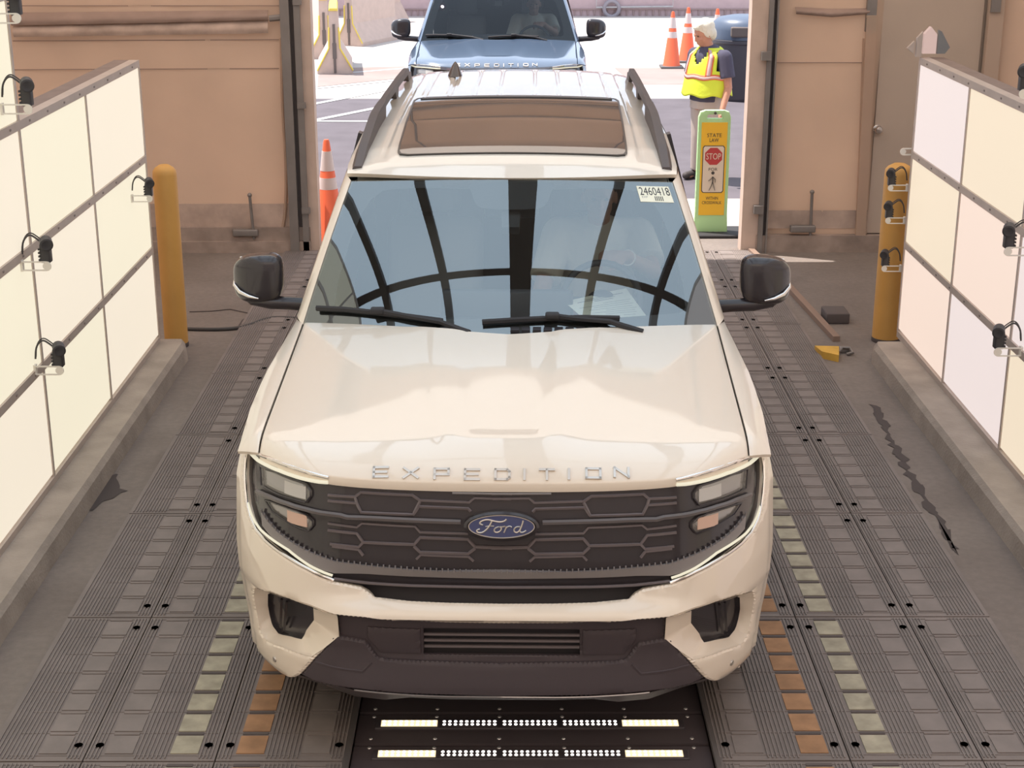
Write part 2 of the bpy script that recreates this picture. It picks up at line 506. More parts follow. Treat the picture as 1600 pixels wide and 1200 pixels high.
HB = {}
def letters(par, bvh, chars, height, stroke, lift):
    """raised block letters at photo columns, standing on the hood nose"""
    G = {'E': [[(0, 1), (0, 0), (1, 0)], [(0, .5), (.9, .5)], [(0, 1), (1, 1)]], 'X': [[(0, 1), (1, 0)], [(0, 0), (1, 1)]],
         'P': [[(0, 0), (0, 1), (1, 1), (1, .42), (0, .42)]], 'D': [[(0, 0), (0, 1), (.85, 1), (1, .8), (1, .2), (.85, 0), (0, 0)]],
         'I': [[(.5, 0), (.5, 1)]], 'T': [[(0, 1), (1, 1)], [(.5, 1), (.5, 0)]], 'O': [[(0, 0), (0, 1), (1, 1), (1, 0), (0, 0)]],
         'N': [[(0, 0), (0, 1), (1, 0), (1, 1)]]}
    for ch, px, py in chars:
        d = d2c(ray(px, py)); h, n, *_ = bvh.ray_cast(CO, d)
        if h is None: continue
        if n.z < 0: n = -n
        X = Vector((1, 0, 0)); X = (X - n * X.dot(n)).normalized(); Y = n.cross(X).normalized()
        wd = height * 1.35; mb = MB()
        for st in G[ch]:
            for i in range(len(st) - 1):
                a, b = st[i], st[i + 1]
                p = h + X * (a[0] - .5) * wd + Y * (a[1] - .5) * height; q = h + X * (b[0] - .5) * wd + Y * (b[1] - .5) * height
                dd = (q - p).normalized(); sd_ = n.cross(dd) * stroke / 2
                p -= dd * stroke * .45; q += dd * stroke * .45
                vs = [p + sd_ - n * .003, q + sd_ - n * .003, q - sd_ - n * .003, p - sd_ - n * .003]
                vs += [v + n * (lift + .003) for v in vs]
                mb.add(vs, [(0, 1, 2, 3), (7, 6, 5, 4), (0, 4, 5, 1), (1, 5, 6, 2), (2, 6, 7, 3), (3, 7, 4, 0)])
        o = mb.build('hood_letter', M_badge, par); o['label'] = 'silver raised letter %s on the hood edge' % ch

def strip(mb, pts, r, off, flat=1, step=.03, mi=0, n=6):
    """bar following the nose along a 2D line"""
    q = resample(pts, step, closed=False); P = []
    for a in q:
        p, nn = fmap(a.x, a.y); P.append(p + nn * off)
    mb.tube(P, r, mi, n=n, flat=flat)
def both(f, pts):
    f(pts); f(mir(pts))

def build_car(root, paint, wind, far=False):
    st = .018 if not far else .06
    K = lambda name, mb, m, par=root, sm=35, **k: mb.build(name, m, par, smooth=sm, **k)
    rs = [4, 3, 3, 3]
    # ---- hood
    mb = MB(); ts = [0, .004, .01, .018, .03, .045, .065, .09, .12] + [.12 + .88 * i / 40 for i in range(1, 41)]
    ss = [-1, -.995] + [-.985 + 1.97 * i / 60 for i in range(61)] + [.995, 1]
    def hp(s, t):
        p = hood(s, t); e = max(0, 1 - (1 - abs(s)) / .006) 
        p.x = p.x * (1 - .0022); p.z -= .010 * e
        return p
    rows = [[hp(s, t) for s in ss] for t in ts]
    rows = [[p + Vector((0, .004, -.03)) for p in rows[0]]] + rows + [[p + Vector((0, .005, -.03)) for p in rows[-1]]]
    mb.grid(rows)
    hd = K('hood', mb, paint, sm=50)
    bv = BVHTree.FromPolygons([v.co for v in hd.data.vertices], [tuple(p.vertices) for p in hd.data.polygons])
    # ---- hood lettering
    cols = [('E', 595, 738), ('X', 642, 739), ('P', 690, 740.5), ('E', 737.5, 741.5), ('D', 785, 741.5), ('I', 819.5, 741.5), ('T', 854.5, 741.5), ('I', 889, 741), ('O', 927, 740), ('N', 971, 738.5)]
    letters(root, bv, cols, .036, .0085, .005)
    # ---- fenders
    for sg, nm in ((-1, 'l'), (1, 'r')):
        mb = MB(); rows = []
        yf0 = .45
        for i in range(33):
            t = i / 32.0; tt = t ** 1.15
            g = hood(-1, tt); y1 = lerp(yf0, 1.80, tt); o_ = outer(y1)
            row = []
            for j in range(15):
                s = j / 14.0
                p = g.lerp(o_, s); p.z = g.z + (o_.z - g.z) * s ** 2.2
                # front edge follows the lamp outline
                if s > 0:
                    xf = lerp(g.x, o_.x, s)
                p.y = g.y + (o_.y - g.y) * (s ** 1.6)
                row.append(p)
            row[0] = row[0] + Vector((-.0022, 0, 0))
            rows.append([row[0] + Vector((.0, 0, -.03))] + row)
        rows = [[p + Vector((0, .006, -.012)) for p in rows[0]]] + rows
        # side of the fender falls to the sill line below
        if sg > 0: rows = [[Vector((-p.x, p.y, p.z)) for p in r] for r in rows]
        mb.grid(rows)
        K('fender_top', mb, paint, sm=50)
        # full body side
        mb = MB(); ys = [.40 + .025 * i for i in range(195)]
        rows = []
        for y in ys:
            o_ = outer(y); tk = interp(y, [4.7, 5.25], [1, .93])
            k7 = sst(.45, .8, y); prof = [(o_.x, o_.z), (o_.x - .010, o_.z - .05), (-1.006 * tk, 1.0), (-1.012 * tk, .75), (-lerp(Wz(.55), 1.0, k7) * tk, .55), (-lerp(Wz(.45), .985, k7) * tk, .45), (-lerp(Wz(.36), .96, k7) * tk, .36)]
            pr = resample([Vector(a) for a in prof], .05, closed=False)
            # same number of points on each row
            L = [0]
            for a, b in zip(prof, prof[1:]): L.append(L[-1] + (Vector(b) - Vector(a)).length)
            row = []
            for k in range(49):
                l = L[-1] * k / 48; x = interp(l, L, [a[0] for a in prof]); z = interp(l, L, [a[1] for a in prof]); 
                yy = y
                if y < .41:
                    kx = .965; x = x * kx; yy = FF(x, z) + .010
                elif y < .60: yy = lerp(FF(Wz(z) * .995, z) + .004, .60, (y - .425) / .175)
                for wy in (1.06, 4.09):     # the wheel opening has a clean round edge
                    q = Vector((yy - wy, z - .42)); l_ = q.length
                    if .447 < l_ < .474 and z > .30: q = q * (.46 / l_); yy = wy + q.x; z = .42 + q.y
                row.append(Vector((x * -sg * 1.0, yy, z)))
            rows.append(row)
        n = 49; vs = [p for r in rows for p in r]; fs = []
        for i in range(len(rows) - 1):
            for k in range(n - 1):
                if any((Vector((c.y, c.z)) - Vector((wy, .42))).length < .459 for wy in (1.06, 4.09) for c in (rows[i][k], rows[i + 1][k + 1], rows[i + 1][k], rows[i][k + 1])): continue
                fs.append((i * n + k, i * n + k + 1, (i + 1) * n + k + 1, (i + 1) * n + k))
        mb.add(vs, fs)
        K('body_side', mb, paint, sm=40)
        for wy in (1.06, 4.09):      # arch liner and flare
            mb = MB()
            pts = [Vector((sg * .984, wy + .452 * cos(a), .42 + .452 * sin(a))) for a in [radians(-6 + 192 * i / 40) for i in range(41)]]
            mb.tube(pts, .022, n=8, flat=.8); K('wheel_arch_flare', mb, M_matt_black, sm=40); mb = MB()
            rows = []
            for a in [radians(-20 + 220 * i / 24) for i in range(25)]:
                rows.append([Vector((sg * xx, wy + .48 * cos(a), .42 + .48 * sin(a))) for xx in (.99, .60)])
            mb.grid(rows); K('wheel_arch_liner', mb, M_dark, sm=40)
        mb = MB(); mb.rbox((sg * .99, 2.5, .40), (.07, 2.1, .16), .02)
        K('running_board', mb, M_matt_black)
        # wheels
        for wy in (1.06, 4.09):
            wh = empty('wheel', (0, 0, 0)); wh.parent = root
            mb = MB(); cxw = sg * .865
            mb.lathe([(.27, -.13), (.36, -.14), (.395, -.12), (.41, -.08), (.415, 0), (.41, .08), (.395, .12), (.36, .14), (.27, .13)], (cxw, wy, .415), 'X', 40)
            K('tyre', mb, M_rubber, wh)
            mb = MB()
            mb.lathe([(.0, .02), (.06, .04), (.08, .02), (.1, .0), (.1, -.04), (.0, -.04)], (cxw + sg * .06, wy, .415), 'X', 20)
            mb.lathe([(.255, -.13), (.275, -.13), (.275, .13), (.255, .13)], (cxw, wy, .415), 'X', 36)
            for k in range(6):
                a = k * pi / 3
                mb.box((cxw + sg * .08, wy + .17 * cos(a), .415 + .17 * sin(a)), (.03, .22, .06), rot=Matrix.Rotation(a, 3, 'X'))
            K('rim', mb, M_rim, wh)
    # ---- roof
    mb = MB(); NT = 90; rows = []
    ribs = [0.0, .135, .27, .405, .54]
    for i in range(NT + 1):
        t = (i / NT); row = []
        for j in range(161):
            s = -1 + 2 * j / 160; p = roof(s, t)
            if p.y > 3.85:
                f = sst(3.85, 3.95, p.y) * (1 - sst(5.05, 5.15, p.y))
                d = min(abs(abs(p.x) - r) for r in (.10, .24, .38, .52))
                p.z -= .016 * f * max(0, 1 - d / .016)
            # drip channel that runs along each side of the roof
            d = abs(abs(p.x) - .605); p.z -= .010 * max(0, 1 - d / .014) * sst(2.3, 2.5, p.y)
            row.append(p)
        rows.append(row)
    rows = [[p + Vector((0, .02, -.02)) for p in rows[0]]] + rows
    mb.grid(rows)
    K('roof_panel', mb, paint, sm=60)
    # headliner (seen through the windscreen)
    mb = MB(); mb.grid([[roof(-.95 + 1.9 * j / 16, i / 10.0) + Vector((0, .03, -.06)) for j in range(17)] for i in range(11)])
    K('headliner', mb, M_headl)
    # ---- sunroof
    pl = smooth_poly([(-.55, 2.36), (.55, 2.36), (.575, 3.78), (.45, 3.84), (-.45, 3.84), (-.575, 3.78)], 2)
    mb = MB(); pl = [(-.49, 2.36), (.49, 2.36), (.525, 2.375), (.537, 2.41), (.56, 3.70), (.545, 3.77), (.49, 3.80), (-.49, 3.80), (-.545, 3.77), (-.56, 3.70), (-.537, 2.41), (-.525, 2.375)]
    sheet(mb, pl, roofmap, off=.006, thick=.02, step=.06)
    o = K('sunroof', mb, M_sun, sm=30); tag(o, 'dark brown tinted panoramic sunroof glass')
    mb = MB(); sheet(mb, [(a * 1.014, 3.08 + (b - 3.08) * 1.008) for a, b in pl], roofmap, holes=[[(a * .997, 3.08 + (b - 3.08) * .998) for a, b in pl]], off=.008, thick=.02, step=.08)
    sheet(mb, [(-.53, 3.72), (.53, 3.72), (.50, 3.785), (-.50, 3.785)], roofmap, off=.011, thick=.01, step=.08)
    K('sunroof_seal', mb, M_frit, sm=30)
    # ---- roof rails
    for sg in (-1, 1):
        rl = MB(); P = []
        prof = [(-.028, 0), (-.024, 1), (.012, 1), (.028, 0)]
        rows = []
        for i in range(60):
            y = lerp(2.24, 5.02, i / 59)
            h = .012 + .062 * sst(2.24, 3.1, y) - .05 * sst(4.75, 4.98, y)
            lo = -.01 if (y < 3.35 or y > 4.75) else (.036 if not 3.98 < y < 4.12 else -.01)
            bz = zroof(y) - .03
            wd = interp(y, [2.16, 2.6, 3.3, 3.42, 4.7, 4.98], [.9, 1.15, 1.15, .8, .8, .6])
            xc = interp(y, [2.16, 2.6, 5.0], [.722, .722, .70])
            rows.append([Vector((sg * (xc + a * wd), y, bz + (lo if b == 0 else lo + (h - lo)))) for a, b in prof])
        rl.grid(rows, closed=True)
        rl.add([p for p in rows[0]], [(0, 1, 2, 3)]); rl.add([p for p in rows[-1]], [(0, 1, 2, 3)])
        o = rl.build('roof_rail', M_rail, root, smooth=30); tag(o, 'dark grey raised roof rail')
    # ---- antenna
    mb = MB(); rows = []
    bx, by = -.395, 4.80
    for i in range(9):
        k = i / 8; hgt = .078 * k
        wx = .042 * (1 - k) ** .7 + .003; ly = .085 * (1 - k) ** .9 + .008
        rows.append([Vector((bx + wx * cos(a), by + ly * sin(a) + .05 * k, zroof(by) + hgt - .005)) for a in [2 * pi * j / 16 for j in range(16)]])
    mb.grid(rows, closed=True); mb.add(rows[-1], [tuple(range(16))])
    o = K('antenna_fin', mb, M_gloss_black, sm=50); tag(o, 'small dark antenna fin at the rear of the roof')
    # ---- A pillars, side windows
    for sg in (-1, 1):
        mb = MB(); rows = []
        for i in range(21):
            v = i / 20; a = glass(-1, v) + Vector((-.004, .0, 0)); b = Vector((lerp(-.965, -.776, v), lerp(1.90, 2.42, v), lerp(1.235, 1.815, v)))
            row = []
            for j in range(9):
                s = j / 8; p = a.lerp(b, s); out = Vector((-.6, -.5, .4)).normalized() * .022 * sin(pi * min(1, s * 1.1)) ** .7 if 0 < s < 1 else Vector()
                row.append(p + out)
            rows.append([a + Vector((.01, .02, -.02))] + row)
        if sg > 0: rows = [[Vector((-p.x, p.y, p.z)) for p in r] for r in rows]
        mb.grid(rows); K('windscreen_pillar', mb, paint, sm=45)
        for (a0, a1, b0, b1), gm in (((1.90, 2.42, 2.99, 2.99), M_side), ((2.99, 2.99, 5.12, 4.98), M_priv)):
            mb = MB(); rows = []
            for i in range(15):
                row = []
                for j in range(7):
                    v = j / 6; yy = lerp(lerp(a0, a1, v), lerp(b0, b1, v), i / 14)
                    x0 = -interp(yy, [1.8, 4.8, 5.2], [.962, .952, .90]); x1 = -rw(yy)
                    row.append(Vector((sg * -1 * lerp(x0, x1, v), yy, lerp(1.235, zroof(yy) - .058, v))))
                rows.append(row)
            mb.grid(rows); K('side_window', mb, gm, sm=45)
        for yy, wd in ((2.95, .07), (3.95, .08), (4.95, .2)):
            y2 = yy + .02; mb = MB()
            a = Vector((sg * .962, yy, 1.235)); b = Vector((sg * (rw(y2) + .008), y2, zroof(y2) - .058))
            q = Vector((sg * .012, 0, .004))
            mb.add([a + q, a + q + Vector((0, wd, 0)), b + q + Vector((0, wd, 0)), b + q, a - q, a - q + Vector((0, wd, 0)), b - q + Vector((0, wd, 0)), b - q],
                   [(0, 1, 2, 3), (4, 5, 6, 7), (0, 4, 5, 1), (2, 6, 7, 3), (0, 4, 7, 3), (1, 5, 6, 2)])
            K('window_post', mb, M_gloss_black, sm=None)
        # doors: seams as separate thin dark lines plus handles
        for y0, y1 in ((1.95, 2.98), (2.99, 3.75)):
            mb = MB(); sx = sg * 1.016
            pts = [Vector((sg * .972, y0, 1.21)), Vector((sg * 1.013, y0, .95)), Vector((sg * 1.013, y0, .8)), Vector((sg * 1.0, y0 + .0, .52)), Vector((sg * 1.0, y1, .52)), Vector((sg * 1.013, y1, .8)), Vector((sg * 1.013, y1, .95)), Vector((sg * .972, y1, 1.21))]
            mb.tube(pts, .004, n=4); K('door_seam', mb, M_dark, sm=None)
            mb = MB(); mb.rbox((sg * 1.02, y1 - .14, 1.06), (.03, .2, .035), .012); K('door_handle', mb, paint)
        # mirror
        mr = empty('door_mirror'); mr.parent = root
        mb = MB()
        ctr = Vector((sg * 1.178, 2.06, 1.352))
        mm = MB(); mm.ell((0, 0, 0), (1, 1, 1), n=40, m=24, p=.52)
        vs_ = []
        for q in mm.v:
            ox = q.x; z_ = q.z
            hz = .108 * (1 - .20 * max(0, ox) ** 2 * (1.3 if z_ > 0 else .6)) + .004
            vs_.append(Vector((sg * ox * .120, q.y * .072 * (1 - .30 * max(0, ox)) + .05 * max(0, ox) ** 2 , z_ * hz - .010 * ox)) + ctr)
        mb.add(vs_, mm.f)
        K('mirror_housing', mb, M_gloss_black, mr, 60)
        mb = MB(); mb.rbox(ctr + Vector((0, .082, 0)), (.19, .008, .16), .04); K('mirror_glass', mb, M_chrome, mr)
        mb = MB(); P = [Vector((sg * .965, 2.06, 1.225)), Vector((sg * 1.03, 2.05, 1.232)), Vector((sg * 1.12, 2.04, 1.238)), Vector((sg * 1.20, 2.05, 1.252)), Vector((sg * 1.255, 2.075, 1.285)), Vector((sg * 1.278, 2.10, 1.315))]
        mb.tube(P, [.036, .034, .034, .034, .026, .012], n=10, flat=.95); K('mirror_arm', mb, M_gloss_black, mr, 50)
        mb = MB(); P = [Vector((sg * 1.165, 1.982, 1.272)), Vector((sg * 1.21, 1.99, 1.280)), Vector((sg * 1.255, 2.01, 1.296)), Vector((sg * 1.286, 2.05, 1.318)), Vector((sg * 1.293, 2.09, 1.332))]
        mb.tube(P, [.004, .009, .010, .009, .005], n=8); o = K('turn_signal', mb, M_chrome, mr, 50)
    # ---- windscreen
    mb = MB(); mb.grid([[glass(-1 + 2 * j / 40, i / 20.0) for j in range(41)] for i in range(21)])
    ws = K('windscreen', mb, wind, sm=80)
    tag(ws, 'curved windscreen reflecting the overhead light frames')
    WB = BVHTree.FromPolygons([v.co for v in ws.data.vertices], [tuple(p.vertices) for p in ws.data.polygons])
    def hit(px, py, off=0.0):
        d = d2c(ray(px, py)); h, n, *_ = WB.ray_cast(CO, d)
        if h is None: h, n, *_ = WB.find_nearest(CO + d * ((2.0 - CO.y) / d.y))
        if n.z < 0: n = -n
        return h + n * off
    mb = MB()
    inner = smooth_poly([(-.80, .115), (-.74, .07), (.74, .07), (.80, .115), (.80, .55), (.74, .735), (.60, .755), (.24, .755), (.22, .745), (.19, .66), (.14, .63), (-.14, .63), (-.19, .66), (-.22, .745), (-.24, .755), (-.60, .755), (-.74, .735), (-.80, .55)], 1)
    sheet(mb, [(-.897, .002), (.897, .002), (.897, .797), (-.897, .797)], gmap, holes=[inner], off=-.006, thick=.002, step=.05)
    K('windscreen_border', mb, M_frit, sm=60)
    mb = MB(); sheet(mb, [(-.045, .55), (.045, .55), (.05, .64), (-.05, .64)], gmap, off=-.03, thick=.05, step=.05, back=True)
    K('mirror_camera_housing', mb, M_frit)
    mb = MB(); mb.rbox((0, 2.12, 1.66), (.25, .03, .07), .02); mb.tube([(0, 2.12, 1.66), (0, 2.10, 1.74)], .01)
    K('rear_view_mirror', mb, M_gloss_black)
    # cowl with vents
    mb = MB()
    rows = []
    for j in range(41):
        u = -1 + 2 * j / 40; a = hood(u, 1.0) + Vector((0, .0, -.022)); b = glass(u * .99, 0.02) + Vector((0, .02, -.02))
        rows.append([a + Vector((0, -.06, -.02)), a, b, b + Vector((0, .05, -.03))])
    mb.grid(rows); K('cowl_panel', mb, M_matt_black)
    if not far:
        for (px, py) in [(562 + 19 * i, 511 + .5 * i) for i in range(9)] + [(805 + 17 * i, 521 - .4 * i) for i in range(11)]:
            h = hit(px, min(py, 509), .006)
            if h is None: continue
            h = Vector((h.x, h.y - .03, h.z - .012)); mb = MB(); mb.box(h, (.035, .05, .012)); K('cowl_vent', mb, M_dark, sm=None)
    # wipers
    def wiper(bl, arm):
        wp = MB(); P = [hit(*p, .022) for p in bl]; P = [p for p in P if p is not None]
        wp.tube(P, .010, n=6, flat=1.3)
        wp.tube([hit(*p, .010) for p in bl], .004, n=4)
        A = [hit(px, min(py, 512), .030) for px, py in arm]
        A = [a for a in A if a is not None]
        A[-1] = A[-1] + Vector((0, -.06, -.02))
        wp.tube(A, [.012] * (len(A) - 1) + [.016], n=6)
        m = hit(*arm[0], .030); wp.rbox(m, (.06, .05, .025), .008)
        o = wp.build('wiper', M_rubber, root, smooth=40)
    wiper([(498, 485), (540, 487), (590, 492), (640, 498), (693, 505)], [(593, 490), (640, 499), (690, 508), (735, 512)])
    wiper([(754, 507), (800, 504), (858, 501), (910, 500), (966, 501)], [(862, 498), (900, 503), (950, 507), (1000, 511)])
    if not far:
        # sticker
        q = [hit(1001, 315.5, .002), hit(1053, 317, .002), hit(1044, 292, .002), hit(994, 291, .002)]
        mb = MB(); mb.add(q, [(0, 1, 2, 3)], 0)
        nn = (q[1] - q[0]).cross(q[3] - q[0]).normalized()
        mb.add([p - nn * .001 for p in q], [(3, 2, 1, 0)], 0)
        quad_text(mb, '2460418', q, (.05, .42, .97, .92), .001, 1)
        quad_text(mb, 'EXP', q, (.08, .24, .25, .36), .001, 2)
        quad_text(mb, 'STOCK', q, (.08, .08, .34, .18), .001, 2) if False else None
        for k in range(5):
            a = .46 + .055 * k
            mb.add([q[0].lerp(q[1], u).lerp(q[3].lerp(q[2], u), v) + nn * .001 for u, v in ((a, .08), (a + .025, .08), (a + .025, .36), (a, .36))], [(0, 1, 2, 3)], 1)
        o = mb.build('number_sticker', [M_paper, M_ink, M_inkg], root, fix=False); tag(o, 'pale sticker with number 2460418 in the windscreen corner')
    # ---- cabin
    mb = MB(); rows = []
    for j in range(25):
        u = -1 + 2 * j / 24; a = glass(u * .98, 0) + Vector((0, .06, -.05))
        rows.append([a + Vector((0, -.02, -.02)), a, Vector((a.x * .97, 1.95, 1.165)), Vector((a.x * .96, 2.15, 1.15)), Vector((a.x * .96, 2.24, 1.08)), Vector((a.x * .95, 2.2, .85)), Vector((a.x * .95, 2.1, .6))])
    mb.grid(rows); K('dashboard', mb, M_dash, sm=50)
    mb = MB(); mb.rbox((-.02, 2.13, 1.20), (.62, .04, .16), .02, rot=Matrix.Rotation(radians(-12), 3, 'X')); K('dash_screen', mb, M_wheelr)
    mb = MB(); mb.rbox((0, 2.75, .78), (.26, 1.0, .32), .04); K('centre_console', mb, M_dash)
    mb = MB(); mb.bbox((-.93, 1.6, .40), (.93, 5.1, .44)); mb.prism([(-.945, .4), (.945, .4), (.935, 1.24), (.72, 1.86), (-.72, 1.86), (-.935, 1.24)], 5.0, 5.03, axis='Y'); K('cabin_floor_light_block', mb, M_dash)  # upright rear panel is added to block outdoor light leaking past the tailgate
    for sg in (-1, 1):
        mb = MB(); mb.grid([[Vector((sg * .945, y, z)) for z in (.45, .8, 1.22)] for y in (1.85, 3.0, 5.05)])
        # light trim along the windscreen pillar and the door pillar behind it
        rows = [[glass(sg * -.985 * -1, v) + Vector((0, .025, -.02)), Vector((sg * lerp(.93, .735, v), lerp(1.96, 2.46, v), lerp(1.225, 1.775, v)))] for v in [i / 10 for i in range(11)]]
        mb.grid(rows)
        mb.grid([[Vector((sg * lerp(.93, .73, v), 2.86 + .04 * v, lerp(1.15, 1.80, v))), Vector((sg * lerp(.93, .73, v), 3.06, lerp(1.15, 1.80, v)))] for v in (0, .5, 1)])
        rows = [[Vector((sg * (.735 - .01), y, zroof(y) - .075)), Vector((sg * .60, y, zroof(y) - .065))] for y in (2.3, 3, 4, 5)]
        mb.grid(rows); K('cabin_side_trim', mb, M_trim, sm=30)
        mb = MB(); hx = sg * .80
        P = [Vector((sg * lerp(.905, .775, v), lerp(2.02, 2.33, v), lerp(1.31, 1.66, v))) for v in (.05, .2, .5, .8, .95)]
        off = Vector((-sg * .045, .0, .0))
        P2 = [P[0], P[1] + off, P[2] + off * 1.1, P[3] + off, P[4]]
        mb.tube(smooth_poly(P2, 2, closed=False), .015, n=8); K('grab_handle', mb, M_trim, sm=50)
    def seat(x, y, w_=.50):
        se = empty('seat'); se.parent = root
        mb = MB(); mb.rbox((x, y, .80), (w_, .52, .18), .06); K('seat_cushion', mb, M_seat, se)
        mb = MB(); mb.rbox((x, y + .32, 1.10), (w_, .15, .62), .06, rot=Matrix.Rotation(radians(-14), 3, 'X')); K('seat_back', mb, M_seat, se)
        mb = MB(); mb.rbox((x, y + .42, 1.52), (.27, .11, .20), .045, rot=Matrix.Rotation(radians(-10), 3, 'X'))
        mb.tube([(x - .07, y + .40, 1.36), (x - .07, y + .41, 1.46)], .008); mb.tube([(x + .07, y + .40, 1.36), (x + .07, y + .41, 1.46)], .008)
        K('head_rest', mb, M_seat, se)
    for a in ((-.42, 2.80), (.42, 2.80), (-.45, 3.75), (.45, 3.75)): seat(*a)
    # steering wheel
    swc = Vector((.43, 2.30, 1.185)); rot = Matrix.Rotation(radians(-62), 3, 'X')   # rim plane leans towards the driver
    mb = MB(); RR = [swc + rot @ Vector((.185 * cos(a), .185 * sin(a), 0)) for a in [2 * pi * i / 36 for i in range(36)]]
    rot2 = Matrix.Rotation(radians(62), 3, 'X'); RR = [swc + rot2 @ Vector((.185 * cos(a), .185 * sin(a), 0)) for a in [2 * pi * i / 36 for i in range(36)]]
    mb.tube(RR, .016, n=8, closed=True); mb.ell(swc, (.07, .06, .05)); mb.tube([swc - Vector((.18, 0, 0)), swc + Vector((.18, 0, 0))], .016)
    mb.tube([swc, swc + Vector((0, -.25, -.12))], .03); K('steering_wheel', mb, M_wheelr, sm=50)
    # ---- tail
    mb = MB(); rows = []
    for i, (y, z) in enumerate([(5.2, 1.87), (5.27, 1.84), (5.26, 1.78), (5.28, 1.25), (5.33, 1.1), (5.33, .75), (5.38, .7), (5.38, .4), (5.3, .33)]):
        hw = interp(z, [.33, .75, 1.24, 1.84, 1.9], [.9, .94, .90, .73, .70]); rows.append([Vector((hw * s, y - .10 * s ** 4, z - (.03 * s ** 4 if z > 1.7 else 0))) for s in [-1 + .1 * k for k in range(21)]])
    mb.grid(rows); K('tailgate', mb, paint, sm=40)
    for sg in (-1, 1): mb = MB(); mb.rbox((sg * .80, 5.26, 1.12), (.20, .06, .2), .02); K('tail_lamp', mb, M_tail)
    mb = MB(); mb.bbox((-.80, .5, .30), (.80, 5.2, .36)); K('underbody', mb, M_dark, sm=None)
    # ================= nose
    # dark backing
    mb = MB(); sheet(mb, [(-.965, .36), (.965, .36), (.97, 1.06), (-.97, 1.06)], fmap, off=-.075, thick=.01, step=.07); K('nose_backing', mb, M_dark, sm=60)
    # white bumper skin
    ch = T([(785, 941.5), (700, 940), (640, 937.5), (585, 932), (563, 918), (540, 913), (521, 909.5), (500, 902), (481, 892), (455, 878), (433, 863), (412, 845), (397, 828), (388, 808), (382.5, 788), (380, 765), (379, 740), (379.5, 718), (382, 706)])
    ch[0].x = 0
    ch += [Vector((-.988, 1.085)), Vector((-1.003, 1.0)), Vector((-1.008, .85)), Vector((-1.004, .70)), Vector((-.980, .55)), Vector((-.962, .45))]
    ch += T([(398, 1022), (406, 1031), (418, 1038), (466, 1056), (490, 1030), (521, 999), (530, 997), (528.5, 975), (526.5, 962.5), (570, 966.5), (640, 971.5), (700, 974), (785, 975.5)]); ch[-1].x = 0
    full = symp(ch)
    vent = T([(397, 919), (420, 925.5), (450, 936), (484, 948), (526, 963), (528.5, 980), (529, 995), (505, 1014), (486, 1026.5), (440, 1011), (413, 1000), (405, 985), (399, 955), (395, 930)])
    dk = [trace(x_, y_, .05) for x_, y_ in [(403, 922), (440, 936), (480, 951), (481, 970), (459, 996), (440, 991), (415, 983), (407, 965), (403, 945)]]
    mb = MB(); sheet(mb, full, fmap, holes=[vent, mir(vent)], off=0, thick=.022, rnd=.008, step=st)
    o = K('front_bumper', mb, paint, sm=38)
    for sg in (1, -1):
        mb = MB(); n1 = MB()
        def mp(x, z, o_):
            p, n = fmap(x, z); return Vector((p.x * sg, p.y, p.z)) + Vector((n.x * sg, n.y, n.z)) * o_
        A = resample(vent, .02); B = []
        c = sum((Vector(p) for p in dk), Vector((0, 0))) / len(dk)
        D_ = resample(dk, .004)
        for a in A: B.append(min(D_, key=lambda q: (q - c - (a - c) * .75).length))
        rows = [[mp(a.x, a.y, -.004) for a in A], [mp(lerp(a.x, b.x, .12), lerp(a.y, b.y, .12), -.016) for a, b in zip(A, B)], [mp(lerp(a.x, b.x, .9), lerp(a.y, b.y, .9), -.045) for a, b in zip(A, B)], [mp(b.x, b.y, -.05) for b in B]]
        mb.grid(rows, closed=True)
        rows = [[mp(b.x, b.y, -.05) for b in B], [mp(b.x, b.y, -.12) for b in B]]
        n1.grid(rows, closed=True)
        n1.add([mp(p.x, p.y, -.065) for p in dk], [tuple(range(len(dk)))])
        for k in (.3, .42): 
            p0 = dk[0].lerp(dk[2], k); p1 = dk[7].lerp(dk[4], k); n1.tube([mp(p0.x, p0.y, -.055), mp(p1.x, p1.y, -.055)], .006, n=4)
        K('fog_lamp_surround', mb, paint, sm=30); K('bumper_vent', n1, M_gloss_black, sm=30)
    # parking sensors
    for px, py in ((429, 1030),):
        a = trace(px, py)
        for sg in (1, -1):
            mb = MB()
            p, n = fmap(a.x, a.y); p = Vector((p.x * sg, p.y, p.z)); n = Vector((n.x * sg, n.y, n.z))
            mb.lathe([(.0, .003), (.009, .003), (.010, .001), (.012, .001), (.013, -.004)], p, rot=n.to_track_quat('Z', 'Y').to_matrix(), n=16)
            K('parking_sensor', mb, M_badge)
    # grille + lamp dark field
    chg = [Vector(p) for p in TOPL] + T([(381, 703), (379, 718), (379, 740), (380, 765), (382.5, 788), (388, 808), (397, 828), (412, 845), (433, 863), (455, 878), (481, 892), (500, 902), (521, 909.5), (540, 913), (561, 916), (640, 920), (785, 922)])
    chg[-1].x = 0
    mb = MB(); sheet(mb, symp(chg), fmap, off=-.026, thick=.02, step=st * 1.3); o = K('grille', mb, M_gloss_black, sm=50)
    tag(o, 'gloss black grille with a honeycomb of thin bars')
    # slot under the grille
    mb = MB(); sl = symp([Vector((0, .76))] + T([(640, 905), (521, 905), (561, 918), (570, 926), (583, 934), (640, 940), (785, 944)])[0:0] + [])if False else None
    # thin upper edge of the grille
    mb = MB(); both(lambda p: strip(mb, p, .006, -.012), TOPL[:5]); K('grille_top_edge', mb, M_gloss_black)
    bars = []
    hexs = z1([(190, 212), (240, 172), (705, 197), (770, 243), (770, 262), (712, 372), (245, 352), (205, 270), (190, 212)]); bars.append((T(hexs), .0045))
    bars.append((T(z1([(-60, 195), (190, 212)])), .0045)); bars.append((T(z1([(-60, 245), (200, 268)])), .0045))
